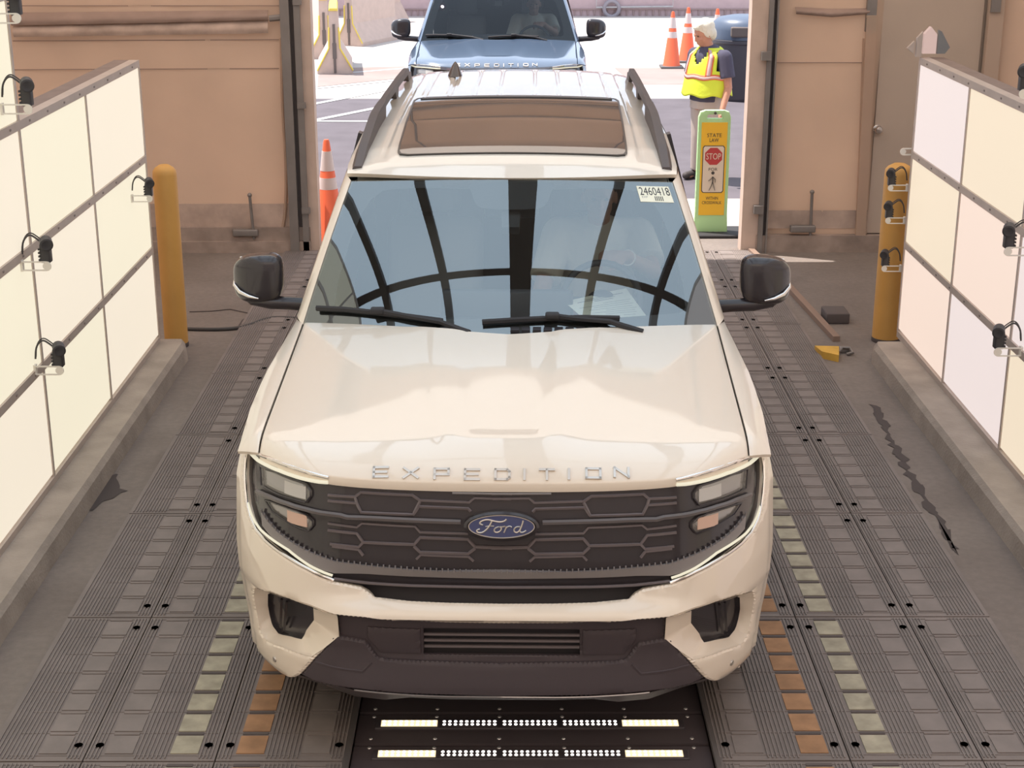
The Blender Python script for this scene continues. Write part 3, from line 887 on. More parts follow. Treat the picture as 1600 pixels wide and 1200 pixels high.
    bars.append((T(z1([(770, 243), (1215, 262), (1262, 222), (1590, 232)])), .004))
    bars.append((T(z1([(712, 372), (765, 300), (1205, 318), (1230, 345)])), .0045))
    bars.append((T(z1([(-60, 455), (205, 490), (250, 455), (730, 483), (775, 535), (1205, 548)])), .004))
    bars.append((T(z1([(-60, 515), (205, 545), (262, 625), (720, 645), (775, 583), (1205, 598), (1268, 668), (1600, 680)])), .0048))
    bars.append((T(z1([(-40, 640), (222, 668), (262, 625)])), .0045)); bars.append((T(z1([(222, 690), (262, 745)])), .0045))
    bars.append((T(z1([(-20, 660), (222, 690)])), .0045))
    bars.append((T(z1([(720, 660), (775, 715), (1205, 728), (1268, 680)])), .0048)); bars.append((T(z1([(740, 778), (780, 738), (1210, 755), (1255, 795)])), .004))
    mb = MB()
    for pl, r in bars: both(lambda p, r=r: strip(mb, p, r * 1.25, -.020, n=4), pl)
    o = K('grille_honeycomb', mb, M_bar, sm=None)
    mb = MB()
    mainb = T(z3([(172, 590), (300, 640), (500, 715), (700, 775), (850, 815), (1067, 845)]) + z1([(120, 400), (400, 410), (760, 428), (1140, 442)]))
    both(lambda p: strip(mb, p, .0115, -.016, flat=.8), mainb); K('grille_main_bar', mb, mat('grille_main_bar', (.12, .105, .105), .3, spec=.6))
    mb = MB(); both(lambda p: strip(mb, p, .004, -.014), T(z1([(1065, 178), (1600, 188)]))); K('grille_upper_bar', mb, M_rib)
    # lower wing of the grille
    up = T([(402, 800), (412, 815), (428, 832), (450, 848), (480, 864), (521, 879), (575, 886), (640, 892), (700, 895), (785, 898)]); up[-1].x = 0
    lo = T([(404, 822), (418, 839), (440, 858), (470, 878), (500, 893), (521, 899), (575, 901), (640, 905), (700, 907), (785, 909)]); lo[-1].x = 0
    mb = MB(); both(lambda p: sheet(mb, p, fmap, off=-.014, thick=.02, step=.04), up + lo[::-1]); o = K('grille_lower_wing', mb, M_rib, sm=50)
    mb = MB()
    U2 = resample(up, .011, closed=False); 
    for a in U2[::2]:
        # small teeth along the upper edge
        for sg in (1, -1):
            p, n = fmap(a.x, a.y + .003); p = Vector((p.x * sg, p.y, p.z)); n = Vector((n.x * sg, n.y, n.z))
            mb.box(p + n * -.017, (.0045, .010, .012))
    K('grille_teeth', mb, M_rib, sm=None)
    mb = MB(); both(lambda p: strip(mb, p, .007, -.010, flat=.7), T([(521, 906), (575, 912), (640, 916), (700, 917.5), (785, 919)])); K('grille_bottom_edge', mb, M_bar)
    # lamps
    for sg in (1, -1):
        hl = empty('headlamp'); hl.parent = root
        f = (lambda p: p) if sg == 1 else mir
        mb = MB(); drl = T(z3([(98, 150), (118, 178), (150, 215), (200, 262), (300, 318), (420, 368), (560, 420), (700, 460), (850, 488), (940, 494)]))
        strip(mb, f(drl), .0082, -.010, flat=.8, n=8, step=.02)
        dro = T(z3([(72, 262), (68, 400), (72, 560), (92, 700), (125, 810), (165, 900), (230, 990), (330, 1075), (440, 1150), (520, 1200)]) + [(481, 884), (505, 896), (519, 901)])
        strip(mb, f(dro), .0048, -.008, flat=.8, n=8, step=.02)
        o = K('running_light', mb, M_drl, hl, 60)
        mb = MB(); strip(mb, f(T(z3([(100, 105), (150, 160), (225, 205), (330, 240), (560, 330), (760, 395), (950, 445)]))), .007, -.006, n=6); strip(mb, f(T([(381.5, 712), (380, 740), (381, 765), (384, 788), (389, 808), (398, 828), (413, 845), (434, 862), (456, 876), (481, 890), (500, 900), (521, 907.5)])), .007, -.006, n=6)
        K('lamp_chrome_edge', mb, M_chrome, hl, 60)
        for k, (a, m_) in enumerate(((z3([(203, 318), (330, 362), (500, 440), (620, 480), (690, 505), (745, 580), (745, 635), (690, 705), (560, 670), (400, 620), (215, 520)]), M_lens), (z3([(255, 680), (330, 700), (450, 745), (600, 795), (700, 840), (770, 905), (770, 955), (720, 1010), (600, 965), (430, 870), (330, 800)]), M_lens))):
            pl = f(T(a))
            mb = MB(); sheet(mb, pl, fmap, off=-.020, thick=.004, rnd=.004, step=.02); o = K('lamp_lens', mb, M_lensdark, hl, 50)
            cc = sum((Vector(p) for p in pl), Vector((0, 0))) / len(pl)
            mb = MB(); q = [Vector(p) for p in pl]
            q = [cc + (p - cc) * .82 + Vector((0, .004)) for p in q]
            q = [p for p in q]
            half = [Vector((p.x, p.y)) for p in q]
            sheet(mb, half, fmap, off=-.0165, thick=.006, rnd=.004, step=.012); K('lamp_reflector', mb, M_lens, hl, 50)
            mb = MB(); strip(mb, [Vector(p) for p in pl] + [Vector(pl[0])], .0035, -.015, n=5); K('lamp_bezel', mb, M_gloss_black, hl)
            mb = MB()
            q0 = cc + (Vector(pl[5]) - Vector(pl[0])) * .12; w_ = (Vector(pl[5]) - Vector(pl[0])).length * .20
            sheet(mb, [q0 + Vector((-w_, -.022)), q0 + Vector((w_, -.022)), q0 + Vector((w_, .020)), q0 + Vector((-w_, .020))], fmap, off=-.0145, thick=.004, step=.02)
            K('lamp_projector', mb, M_pj if k == 0 else M_orange, hl)
    # ---- badge
    bc = trace(784, 822); p0, n0 = fmap(bc.x * 0, bc.y)
    X = Vector((1, 0, 0)); n0 = Vector((0, -1, .22)).normalized(); Y = n0.cross(X) * -1
    if Y.z < 0: Y = -Y
    bd = empty('badge'); bd.parent = root
    base = p0 + n0 * .008
    def ovl(a, b, o_, n=48): return [base + X * a * cos(2 * pi * i / n) + Y * b * sin(2 * pi * i / n) + n0 * o_ for i in range(n)]
    mb = MB(); mb.grid([ovl(.132, .053, -.03), ovl(.132, .053, .0), ovl(.122, .044, .006), ovl(.118, .042, .0)], closed=True); mb.add(ovl(.118, .042, .0), [tuple(range(48))]); K('badge_frame', mb, M_gloss_black, bd)
    mb = MB(); mb.add(ovl(.116, .041, .003), [tuple(range(48))]); K('badge_field', mb, M_blue, bd)
    mb = MB(); mb.tube(ovl(.115, .040, .003), .0022, n=6, closed=True)
    def sc(pts, r=.0026):
        mb.tube([base + X * a * .108 + Y * b * .036 + n0 * .004 for a, b in smooth_poly([Vector(p) for p in pts], 2, closed=False)], r, n=6)
    sc([(-.60, .15), (-.72, .28), (-.66, .55), (-.45, .72), (-.25, .55), (-.05, .45), (.10, .55), (.16, .75)], .003)
    sc([(-.30, .60), (-.36, .2), (-.46, -.25), (-.62, -.62), (-.78, -.60), (-.80, -.35), (-.70, -.25)], .0032)
    sc([(-.52, .0), (-.40, .06), (-.24, .06)], .002)
    sc([(-.08, .0), (-.22, -.15), (-.24, -.48), (-.14, -.58), (-.02, -.4), (.0, -.1), (-.08, .0), (.02, -.02), (.12, .05)], .0026)
    sc([(.16, .05), (.12, -.3), (.08, -.58)], .0028); sc([(.13, -.2), (.2, .02), (.29, .06), (.33, -.05)], .0024)
    sc([(.60, .0), (.48, .0), (.40, -.25), (.42, -.52), (.52, -.56), (.60, -.3), (.68, .3), (.70, .62)], .0027); sc([(.66, .1), (.60, -.3), (.60, -.54), (.70, -.55), (.80, -.35)], .0026)
    K('badge_script', mb, M_badge, bd)
    # ---- lower black bumper
    chl = [trace(785, 974)] + T([(700, 973), (640, 970.5), (570, 965.5), (527, 961.5), (531, 998), (521, 1000), (490, 1031), (466, 1057)]) + T([(418, 1039), (406, 1032), (399, 1024)]) + [Vector((-.955, .42)), Vector((-.95, .36)), Vector((-.93, .335))] + T([(553, 1083), (640, 1090), (785, 1093)])
    chl[0].x = 0; chl[-1].x = 0
    ink = T(z2([(465, 215), (880, 235), (885, 420), (560, 410), (500, 345), (465, 300)]))
    inc = T(z2([(905, 240), (1600, 262), (1600, 450), (905, 432)])); inc[1].x = 0; inc[2].x = 0
    incf = [inc[1], inc[0], inc[3], inc[2]]; incs = [inc[0], inc[3], Vector((-inc[3].x, inc[3].y)), Vector((-inc[0].x, inc[0].y))]
    mb = MB(); sheet(mb, symp(chl), fmap, holes=[incs], off=-.022, thick=.012, rnd=.006, step=st); o = K('lower_bumper', mb, M_matt_black, sm=40)
    tag(o, 'matt black lower bumper with a slatted intake')
    mb = MB(); sheet(mb, [(inc[0].x - .01, inc[3].y - .01), (-inc[0].x + .01, inc[3].y - .01), (-inc[0].x + .01, inc[0].y + .01), (inc[0].x - .01, inc[0].y + .01)], fmap, off=-.06, thick=.01, step=.06)
    for k in range(1, 4):
        zz = lerp(inc[3].y, inc[0].y, k / 4); mb.tube([fmap(x, zz)[0] + Vector((0, .035, 0)) for x in [inc[0].x * (1 - 2 * j / 10) for j in range(11)]], .006, n=4, mi=1)
    K('lower_intake', mb, [M_dark, M_bar])
    for pp in (ink, mir(ink)): mb = MB(); sheet(mb, pp, fmap, off=-.012, thick=.02, rnd=.006, step=.03); K('intake_blank', mb, M_matt_black, sm=40)
    tr = T(z2([(20, 480), (200, 290), (240, 285), (440, 318), (470, 350), (545, 440), (620, 458), (900, 472), (1600, 492)])); tr[-1].x = 0
    tr2 = T(z2([(60, 480), (100, 490), (300, 535), (430, 550), (500, 480)]))
    bt = T([(466, 1055), (490, 1068), (555, 1080), (640, 1088), (785, 1091.5)]); bt[-1].x = 0
    mb = MB(); pl = tr + bt[::-1]
    chs = [tr[-1]] + tr[-2::-1] + bt
    sheet(mb, symp(chs), fmap, off=-.006, thick=.03, rnd=.010, step=st); both(lambda p: strip(mb, p, .006, -.008), tr2)
    K('skid_panel', mb, M_matt_black, sm=40)
    mb = MB(); both(lambda p: strip(mb, p, .0028, -.004, n=5), T([(553, 1079), (600, 1084), (640, 1087), (700, 1090), (785, 1091)])); K('bright_lip_line', mb, M_satin)
    mb = MB(); lip = T([(785, 1091), (700, 1090), (640, 1087), (600, 1084), (553, 1079), (500, 1066), (440, 1047), (400, 1032)])
    rows = []
    full_l = lip[::-1] + [Vector((-p.x, p.y)) for p in lip[1:]]
    full_l[len(lip) - 1].x = 0
    for a in full_l:
        p, n = fmap(a.x, a.y); dr = .030 + .022 * (sst(.32, .42, abs(a.x))) * (1 - sst(.52, .62, abs(a.x)))
        rows.append([p + Vector((0, .005, 0)), p + Vector((0, .03, -dr * .8)), p + Vector((0, .07, -dr)), p + Vector((0, .35, -dr))])
    mb.grid(rows); K('air_dam', mb, mat('air_dam', (.085, .07, .072), .5), sm=40)
    return ws, hit

car = empty('suv', CAR, -CARA, 'white full-size SUV with a black honeycomb grille, large in the foreground', 'car')
car_glass, HIT = build_car(car, M_paint_white, M_wind)
CARA2 = radians(.3)
car2 = empty('suv', (-.135, 16.85, 0), -CARA2, 'glossy black SUV waiting in the sun behind the white one', 'car')
build_car(car2, M_paint_black, M_wind2, far=True)

# ------------------------------------------------------------------ setting: floor, tent, outside ground
WALLY = 13.1
def floor_material():
    m = bpy.data.materials.new('worn_concrete'); m.use_nodes = True; nt = m.node_tree; b = nt.nodes['Principled BSDF']; b.inputs['Roughness'].default_value = .85
    tc = nt.nodes.new('ShaderNodeTexCoord')
    def noise(sc, det=6, st=(1, 1, 1)):
        mp = nt.nodes.new('ShaderNodeMapping'); mp.inputs['Scale'].default_value = st; nt.links.new(tc.outputs['Object'], mp.inputs['Vector'])
        n = nt.nodes.new('ShaderNodeTexNoise'); n.inputs['Scale'].default_value = sc; n.inputs['Detail'].default_value = det; nt.links.new(mp.outputs['Vector'], n.inputs['Vector']); return n
    def ramp(n, a, b_, c0, c1):
        r = nt.nodes.new('ShaderNodeValToRGB'); r.color_ramp.elements[0].position = a; r.color_ramp.elements[1].position = b_
        r.color_ramp.elements[0].color = (*c0, 1); r.color_ramp.elements[1].color = (*c1, 1); nt.links.new(n.outputs['Fac'], r.inputs['Fac']); return r
    a = ramp(noise(1.3), .3, .7, (.165, .135, .118), (.225, .19, .168))
    d = ramp(noise(.9, 8, (1, .5, 1)), .60, .68, (1, 1, 1), (.62, .58, .58))
    e = ramp(noise(25, 4), .3, .75, (.9, .9, .9), (1.08, 1.08, 1.08))
    m1 = nt.nodes.new('ShaderNodeMixRGB'); m1.blend_type = 'MULTIPLY'; m1.inputs[0].default_value = 1
    m2 = nt.nodes.new('ShaderNodeMixRGB'); m2.blend_type = 'MULTIPLY'; m2.inputs[0].default_value = 1
    nt.links.new(a.outputs[0], m1.inputs[1]); nt.links.new(d.outputs[0], m1.inputs[2]); nt.links.new(m1.outputs[0], m2.inputs[1]); nt.links.new(e.outputs[0], m2.inputs[2])
    nt.links.new(m2.outputs[0], b.inputs['Base Color'])
    bp = nt.nodes.new('ShaderNodeBump'); bp.inputs['Strength'].default_value = .3; bp.inputs['Distance'].default_value = .01
    nn = noise(60, 4); nt.links.new(nn.outputs['Fac'], bp.inputs['Height']); nt.links.new(bp.outputs['Normal'], b.inputs['Normal'])
    return m
M_floor = floor_material()
M_mat = mat('track_plate_plastic', (.195, .163, .150), .7, noise=.16, scale=3, bump=.05, bscale=80)
M_mats = mat('track_plate_square', (.205, .173, .160), .7, noise=.12, scale=9)
M_groove = mat('track_groove', (.10, .082, .078), .85)
M_wsq = mat('worn_white_square', (.36, .325, .245), .8, noise=.22, scale=14)
M_osq = mat('worn_orange_square', (.34, .185, .095), .8, noise=.2, scale=14)
M_dirt = mat('drain_stain', (.07, .055, .052), .9)
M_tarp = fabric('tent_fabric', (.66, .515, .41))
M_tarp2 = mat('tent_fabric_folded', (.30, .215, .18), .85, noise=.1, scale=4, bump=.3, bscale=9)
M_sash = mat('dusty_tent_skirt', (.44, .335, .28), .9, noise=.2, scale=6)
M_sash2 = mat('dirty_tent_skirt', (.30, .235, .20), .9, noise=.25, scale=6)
M_steel = mat('grey_tent_frame', (.22, .20, .19), .5, metal=.3, noise=.1, scale=5)
M_jamb = mat('pale_door_jamb', (.55, .42, .35), .8, noise=.1, scale=5)
M_doorg = mat('grey_beige_door', (.46, .37, .305), .7, noise=.05, scale=2)
M_ceil = fabric('tent_ceiling', (.80, .69, .58), noise=.03, scale=1, bump=0, tr=.55)
M_beam = mat('overhead_dark_beam', (.15, .13, .125), .8)
M_curb = mat('curb_concrete', (.34, .285, .24), .9, noise=.16, scale=5, bump=.3, bscale=60)
M_asph = mat('asphalt', (.125, .108, .122), .9, noise=.12, scale=2.5, bump=.3, bscale=150)
M_conc = mat('sunlit_concrete', (.50, .46, .43), .9, noise=.07, scale=.7)
M_line = mat('white_road_paint', (.48, .47, .47), .8, noise=.12, scale=12)
M_pave = mat('reddish_paving', (.30, .235, .215), .9, noise=.1, scale=1.5)

# concrete floor with the lit pit cut out of it
PX0, PX1, PY0, PY1 = -.605, .775, 3.2, 5.62
mb = MB()
def quad(mb, x0, y0, x1, y1, z=0, mi=0): mb.add([(x0, y0, z), (x1, y0, z), (x1, y1, z), (x0, y1, z)], [(0, 1, 2, 3)], mi)
for a in ((-8, -4, PX0, 13.6), (PX1, -4, 8, 13.6), (PX0, PY1, PX1, 13.6), (PX0, -4, PX1, PY0)): quad(mb, *a, z=0)
struct(mb.build('floor', M_floor, None, fix=False))
mb = MB(); mb.bbox((PX0, PY0, -.10), (PX1, PY1, -.06)); mb.bbox((PX0 - .01, PY0, -.1), (PX0, PY1, 0)); mb.bbox((PX1, PY0, -.1), (PX1 + .01, PY1, 0)); mb.bbox((PX0, PY1, -.1), (PX1, PY1 + .01, 0))
struct(mb.build('floor', M_groove))
# road outside
mb = MB(); quad(mb, -30, 13.6, 30, 15.35); quad(mb, -30, 22.6, 30, 60)
struct(mb.build('floor', M_conc, fix=False))
mb = MB(); quad(mb, -30, 15.35, 30, 22.6); struct(mb.build('floor', M_asph, fix=False))
mb = MB(); P = [onZ(*p) for p in ((496, 136), (640, 121), (632, 104), (552, 106), (497, 118))]
mb.add([Vector((p.x, p.y, .004)) for p in P], [(0, 1, 2, 3, 4)]); P = [onZ(*p, .004) for p in ((990, 132), (1160, 132), (1160, 106), (960, 106))]
mb.add([Vector((p.x, p.y, .004)) for p in P], [(0, 1, 2, 3)])
struct(mb.build('floor', M_pave, fix=True))
# painted lines on the asphalt
def gline(p0, p1, wpx, name='trim_3'):
    a = onZ(*p0, .006); b = onZ(*p1, .006); d = (b - a).normalized(); s_ = Vector((-d.y, d.x, 0)) * wpx / 2
    mb = MB(); mb.add([a - s_, b - s_, b + s_, a + s_], [(0, 1, 2, 3)]); return struct(mb.build(name, M_line, fix=True))
gline((470, 166), (640, 134), .12); gline((470, 192), (640, 158), .12); gline((470, 189), (640, 189.5), .12)
gline((470, 140), (640, 123), .14); gline((540, 114), (640, 106), .12)

# ------------------------------------------------------------------ track plates (one interlocking deck)
XC = .087
PW = .49; PL = 1.158; YS = 6.11
def plate(mb, x0, y0, c1, c2, flip, half=False):
    t = .018; x1 = x0 + PW - .006; y1 = y0 + PL - .010
    ctr = (x0 + x1) / 2
    mb.bbox((x0 if not (half and flip < 0) else ctr - .125, y0, 0), (x1 if not (half and flip > 0) else ctr + .125, y1, t), 0)
    cols = [ctr - .122, ctr + .122]
    for ci, cxx in enumerate(cols):
        if half and ci == (1 if flip > 0 else 0): continue
        mi = (c1, c2)[ci]
        for k in range(7):
            ya = y0 + .045 + k * .1565; mb.bbox((cxx - .052, ya, t - .002), (cxx + .052, ya + .122, t + .004), mi)
            mb.bbox((cxx - .048, ya + .132, t), (cxx + .048, ya + .148, t + .0035), 2 if mi > 2 else 0)
    rib = [ctr - .235 + i * .014 for i in range(4)] + [ctr - .056 + i * .0160 for i in range(8)] + ([ctr + flip * (.072 + i * .016) for i in range(4)] if half else []) + [ctr + .185 + i * .014 for i in range(4)]
    for r in rib:
        if half and (r - ctr) * flip > .12: continue
        mb.bbox((r - .0022, y0 + .012, t), (r + .0022, y1 - .012, t + .005), 1)
    for k in range(8):
        ya = y0 + .032 + k * .1565
        mb.bbox((ctr - (.225 if not (half and flip < 0) else .04), ya, t), (ctr + (.225 if not (half and flip > 0) else .04), ya + .004, t + .0025), 1)
    for bx in (ctr - .205, ctr + .205):
        if half and (bx - ctr) * flip > 0: continue
        for by in (y0 + .10, y1 - .10):
            mb.lathe([(0, .0005), (.016, .0005)], (bx, by, t + .0055), n=12, mi=2) if True else None
mats_ = [M_mat, M_mats, M_groove, M_wsq, M_osq]
mb = MB()
for j in range(-2, 7):
    y0 = YS + j * PL + .005
    if y0 + PL > 13.4: continue
    for side in (-1, 1):
        for i in range(3):
            a = .69 + i * PW
            x0 = XC + a if side > 0 else XC - a - PW + .006
            c1 = c2 = 1
            if i == 0: (c1, c2) = (1, 4) if side > 0 else (4, 1)
            if i == 1: (c1, c2) = (3, 1) if side > 0 else (1, 3)
            if j > 2: c1 = c2 = 1
            plate(mb, x0, y0, c1, c2, side, i == 2)
    if j >= 0:
        for i in range(3): 
            x0 = XC - .69 + i * .46
            if y0 > 5.6: plate(mb, x0, y0, 1, 1, 1)
struct(mb.build('floor', mats_, None, fix=True))
# steel edges and dark deck around the lit pit
M_edge = mat('pit_steel_edge', (.28, .25, .24), .4, metal=.7)
mb = MB(); mb.bbox((PX0 - .014, 3.2, 0), (PX0 + .012, 5.6, .022)); mb.bbox((PX1 - .012, 3.2, 0), (PX1 + .014, 5.6, .022)); struct(mb.build('trim_1', M_edge))
mb = MB(); M_pitp = mat('pit_cover_black', (.085, .068, .072), .45)
for y0, y1 in ((4.62, 4.86), (4.88, 5.10), (5.115, 5.33), (5.345, 5.56)):
    mb.bbox((PX0 + .016, y0, -.02), (PX1 - .016, y1 - .006, -.008))
struct(mb.build('floor', M_pitp))
mb = MB(); M_screw = mat('screw_head', (.6, .58, .56), .35, metal=.8)
for yy in (4.93, 5.085, 5.15, 5.31, 5.37):
    for k in range(6):
        mb.lathe([(.0, .004), (.006, .003), (.008, 0)], (lerp(-.53, .70, k / 5), yy, -.008), n=10)
struct(mb.build('trim_2', M_screw))
M_led = emis('led', (1.0, .93, .85), 9.0); M_ledw = emis('led_warm', (1.0, .80, .5), 1.3); M_bar_h = mat('light_bar_housing', (.06, .05, .055), .4)
def light_bar(y, x0, x1, lab):
    r = empty('light_bar', (0, y, 0), 0, lab, 'light', 'floor light bars')
    mb = MB(); mb.rbox(((x0 + x1) / 2, 0, -.008), (x1 - x0 + .03, .062, .018), .004); mb.build('housing', M_bar_h, r, smooth=30)
    w_ = (x1 - x0) / 5
    for k in range(5):
        a = x0 + k * w_ + .008; b = a + w_ - .016; end = k in (0, 4)
        mb = MB(); mb.bbox((a, -.021, -.002), (b, .021, .004), 1)
        for i in range(10):
            xx = lerp(a, b, (i + .5) / 10)
            for yy in ((-.011, .011)): mb.ell((xx, yy, .004), (.0062, .0062, .003), 0, n=10, m=6)
        mb.build('led_module', [M_led, M_ledw if end else M_bar_h], r, smooth=40)
light_bar(5.245, -.505, .665, 'upper one of the two LED light bars in the floor pit before the bumper')
light_bar(5.028, -.50, .66, 'lower one of the two LED light bars, nearest the bottom of the photo')

# stains along the drains
def stain(pts, z=.003, name='floor'):
    P = [onZ(*p, z) for p in pts]; P = resample(P, .05); P = [p + Vector((random.uniform(-.02, .02), random.uniform(-.03, .03), 0)) for p in P]; mb = MB(); mb.add(P, [tuple(range(len(P)))]); o = mb.build(name, M_dirt, fix=True); return struct(o)
stain([(128, 792), (150, 770), (170, 740), (186, 738), (184, 752), (198, 766), (172, 780), (150, 790), (132, 800)])
stain([(1362, 632), (1372, 636), (1386, 660), (1400, 690), (1418, 720), (1424, 738), (1446, 770), (1470, 800), (1492, 850), (1496, 865), (1480, 842), (1458, 806), (1436, 776), (1416, 742), (1396, 706), (1376, 664)])
# cable and cracks on the concrete at the left
M_cab = mat('black_cable', (.05, .045, .045), .6)
mb = MB(); P = [onZ(*p, .012) for p in ((290, 514), (330, 515), (362, 514), (386, 510), (408, 501), (430, 496), (450, 497), (480, 499))]
mb.tube(smooth_poly(P, 2, False), .014); tag(mb.build('cable', M_cab, smooth=50), 'black cable lying across the concrete behind the left mirror', 'cable')
mb = MB(); P = [onZ(*p, .004) for p in ((296, 487), (330, 486), (360, 483), (392, 490), (420, 480), (445, 470))]; mb.tube(P, .006, flat=.4)
P = [onZ(*p, .004) for p in ((372, 512), (384, 500), (396, 492), (398, 484))]; mb.tube(P, [.01, .03, .03, .01], flat=.1); struct(mb.build('floor', M_dirt))
# ramp kerb bracket at the right
mb = MB(); P = [onZ(*p, .05) for p in ((1273, 540), (1311, 541), (1311, 555), (1284, 549))]
mb.add(P + [Vector((p.x, p.y, 0)) for p in P], [(0, 1, 2, 3), (4, 5, 6, 7), (0, 1, 5, 4), (1, 2, 6, 5), (2, 3, 7, 6), (3, 0, 4, 7)])
tag(mb.build('ramp_wedge', mat('worn_yellow', (.62, .36, .06), .7, noise=.2)), 'small worn yellow wedge plate at the right edge of the track plates', 'wedge')
a = onZ(1322, 545, .04); mb = MB(); mb.tube([a + Vector((-.05, 0, -.02)), a + Vector((-.02, .03, 0)), a + Vector((.03, .02, 0)), a + Vector((.04, -.03, -.02)), a + Vector((0, -.03, -.03))], .012); mb.rbox(a + Vector((.0, .05, -.02)), (.07, .04, .04), .008)
tag(mb.build('chain_hook', M_steel, smooth=40), 'small metal hook lying beside the yellow wedge', 'hook')
a = onZ(1305, 492, .04); mb = MB(); mb.rbox(a, (.17, .22, .08), .01); tag(mb.build('drain_box', M_groove, smooth=30), 'dark low block on the concrete by the right bollard', 'block')
mb = MB(); P = [onZ(*p, .0) for p in ((1168, 395), (1215, 440), (1262, 492), (1300, 534))]
for p, q in zip(P, P[1:]): mb.box((p + q) / 2 + Vector((.03, 0, .02)), (.05, (q - p).length, .04), rot=Matrix.Rotation(-math.atan2(q.x - p.x, q.y - p.y), 3, 'Z'))
struct(mb.build('trim_4', mat('ramp_edge', (.25, .17, .13), .8)))

# ------------------------------------------------------------------ curbs
def curb(x_in, x_out, y1, name):
    mb = MB(); h = .125; s = 1 if x_in > 0 else -1
    prof = [(x_in, 0), (x_in + s * .012, h - .03), (x_in + s * .035, h), (x_out, h), (x_out, 0)]
    rows = []
    ys = [-1 + i * .35 for i in range(int((y1 + 1) / .35) + 1)] + [y1 - .12, y1 - .04, y1]
    for y in sorted(set(ys)):
        e = .05 if y >= y1 - .001 else (.02 if y > y1 - .05 else 0)
        rows.append([Vector((x + (s * e if i < 3 else 0), y, z * (1 if e < .05 else .9))) for i, (x, z) in enumerate(prof)])
    mb.grid(rows); mb.add(rows[-1], [(0, 1, 2, 3, 4)])
    return struct(mb.build(name, M_curb, smooth=30))
LWX, RWX = -2.372, 2.672
cyl = onZ(298, 528, .12); curb(cyl.x, LWX - .2, cyl.y, 'trim_5')
cyr = onZ(1357, 532, .12); curb(cyr.x, RWX + .2, cyr.y, 'trim_6')

# ------------------------------------------------------------------ light walls
M_frame = mat('light_wall_frame', (.50, .42, .37), .5, metal=.3, noise=.06)
M_backb = mat('light_wall_back', (.22, .16, .135), .8, noise=.1)
LIN = lambda r, g, b: tuple((c / 255.0) ** 2.2 for c in (r, g, b))
colL = LIN(250, 240, 214); colL2 = LIN(251, 238, 217); colR = LIN(252, 228, 212); colR2 = LIN(248, 230, 204); colR3 = LIN(245, 230, 226)
def light_wall(X, yfar, side, ysp):
    s = -1 if side == 'left' else 1      # outward
    zb = .15; rh = .61
    fr = empty('light_wall', (X, yfar, 0), 0, ('left' if side == 'left' else 'right') + (' wall of glowing cream light panels standing on the left concrete curb' if side == 'left' else ' wall of glowing pinkish and cream light panels standing on the right concrete curb'), 'light wall')
    inv = lambda p: (p[0] - X, p[1] - yfar, p[2])
    y_tall = ysp[2]
    rail = MB()
    for r in range(4): 
        z = zb + r * rh + (0 if r else -.012); 
        rail.bbox(inv((X - s * .012, -.6, z - .022)), inv((X + s * .05, yfar, z + .022)))
    for r in (4, 5, 6): z = zb + r * rh; rail.bbox(inv((X - s * .012, -.6, z - .022)), inv((X + s * .05, y_tall + .012, z + .022)))
    rail.build('rail', M_frame, fr)
    for i, y in enumerate(ysp):
        m_ = MB(); m_.bbox(inv((X - s * .010, y - .012, zb)), inv((X + s * .04, y + .012, zb + (3 if i < 2 else 6) * rh))); m_.build('mullion', M_frame, fr)
    m_ = MB(); m_.bbox(inv((X + s * .03, -.6, zb)), inv((X + s * .15, yfar + .01, zb + 3 * rh + .02))); m_.bbox(inv((X + s * .031, -.6, zb)), inv((X + s * .15, y_tall + .012, zb + 6 * rh + .02))); m_.build('back_board', M_backb, fr)
    m_ = MB()
    for k in range(14):
        for r in range(1, 4): m_.box(inv((X - s * .014, yfar - .2 - k * .31, zb + r * rh)), (.004, .016, .010))
    m_.build('rail_clip', mat('clip', (.25, .2, .18), .6), fr)
    rows_ = ['bottom', 'second', 'third', 'fourth', 'fifth', 'top']
    cols_ = ['at the far end', 'second from the far end', 'third from the far end', 'fourth from the far end', 'fifth from the far end', 'sixth from the far end', 'seventh from the far end', 'nearest the camera']
    for i in range(len(ysp) - 1):
        a, b = ysp[i + 1], ysp[i]
        for r in range(3 if i < 2 else 6):
            if side == 'left': c = colL if (i + r) % 2 else colL2
            else: c = (colR, colR2, colR3)[(i * 2 + r) % 3]
            nm = 'panel_glow_%d' % int(c[2] * 1000)
            m_ = MB(); m_.rbox((s * .01, (a + b) / 2 - yfar, zb + (r + .5) * rh), (.03, b - a - .028, rh - .046), .004, seg=1)
            o = m_.build('light_panel', emis(nm, c, 1.0 * LIGHT_PANEL), fr); o['label'] = '%s glowing panel, %s row' % ('cream' if c in (colL, colL2, colR2) else 'pinkish white', rows_[r])
yl = onZ(250, 528, .15).y; yr_ = onZ(1405, 518, .15).y
def seamy(X, px):   # depth where the wall plane is seen at this column and row
    r = ray(*px); return r.y * (X / r.x)
ysL = [yl, seamy(LWX, (138, 225)), seamy(LWX, (27, 195))]
sp = (yl - ysL[2]) / 2
ysL += [ysL[2] - sp * k for k in range(1, 7)]
ysR = [yr_, seamy(RWX, (1510, 215)), 0]; spr = ysR[0] - ysR[1]; ysR[2] = ysR[1] - spr; ysR += [ysR[2] - spr * k for k in range(1, 7)]
print('L seams', ysL, 'R', ysR)
light_wall(LWX, yl, 'left', ysL)
light_wall(RWX, yr_, 'right', ysR)

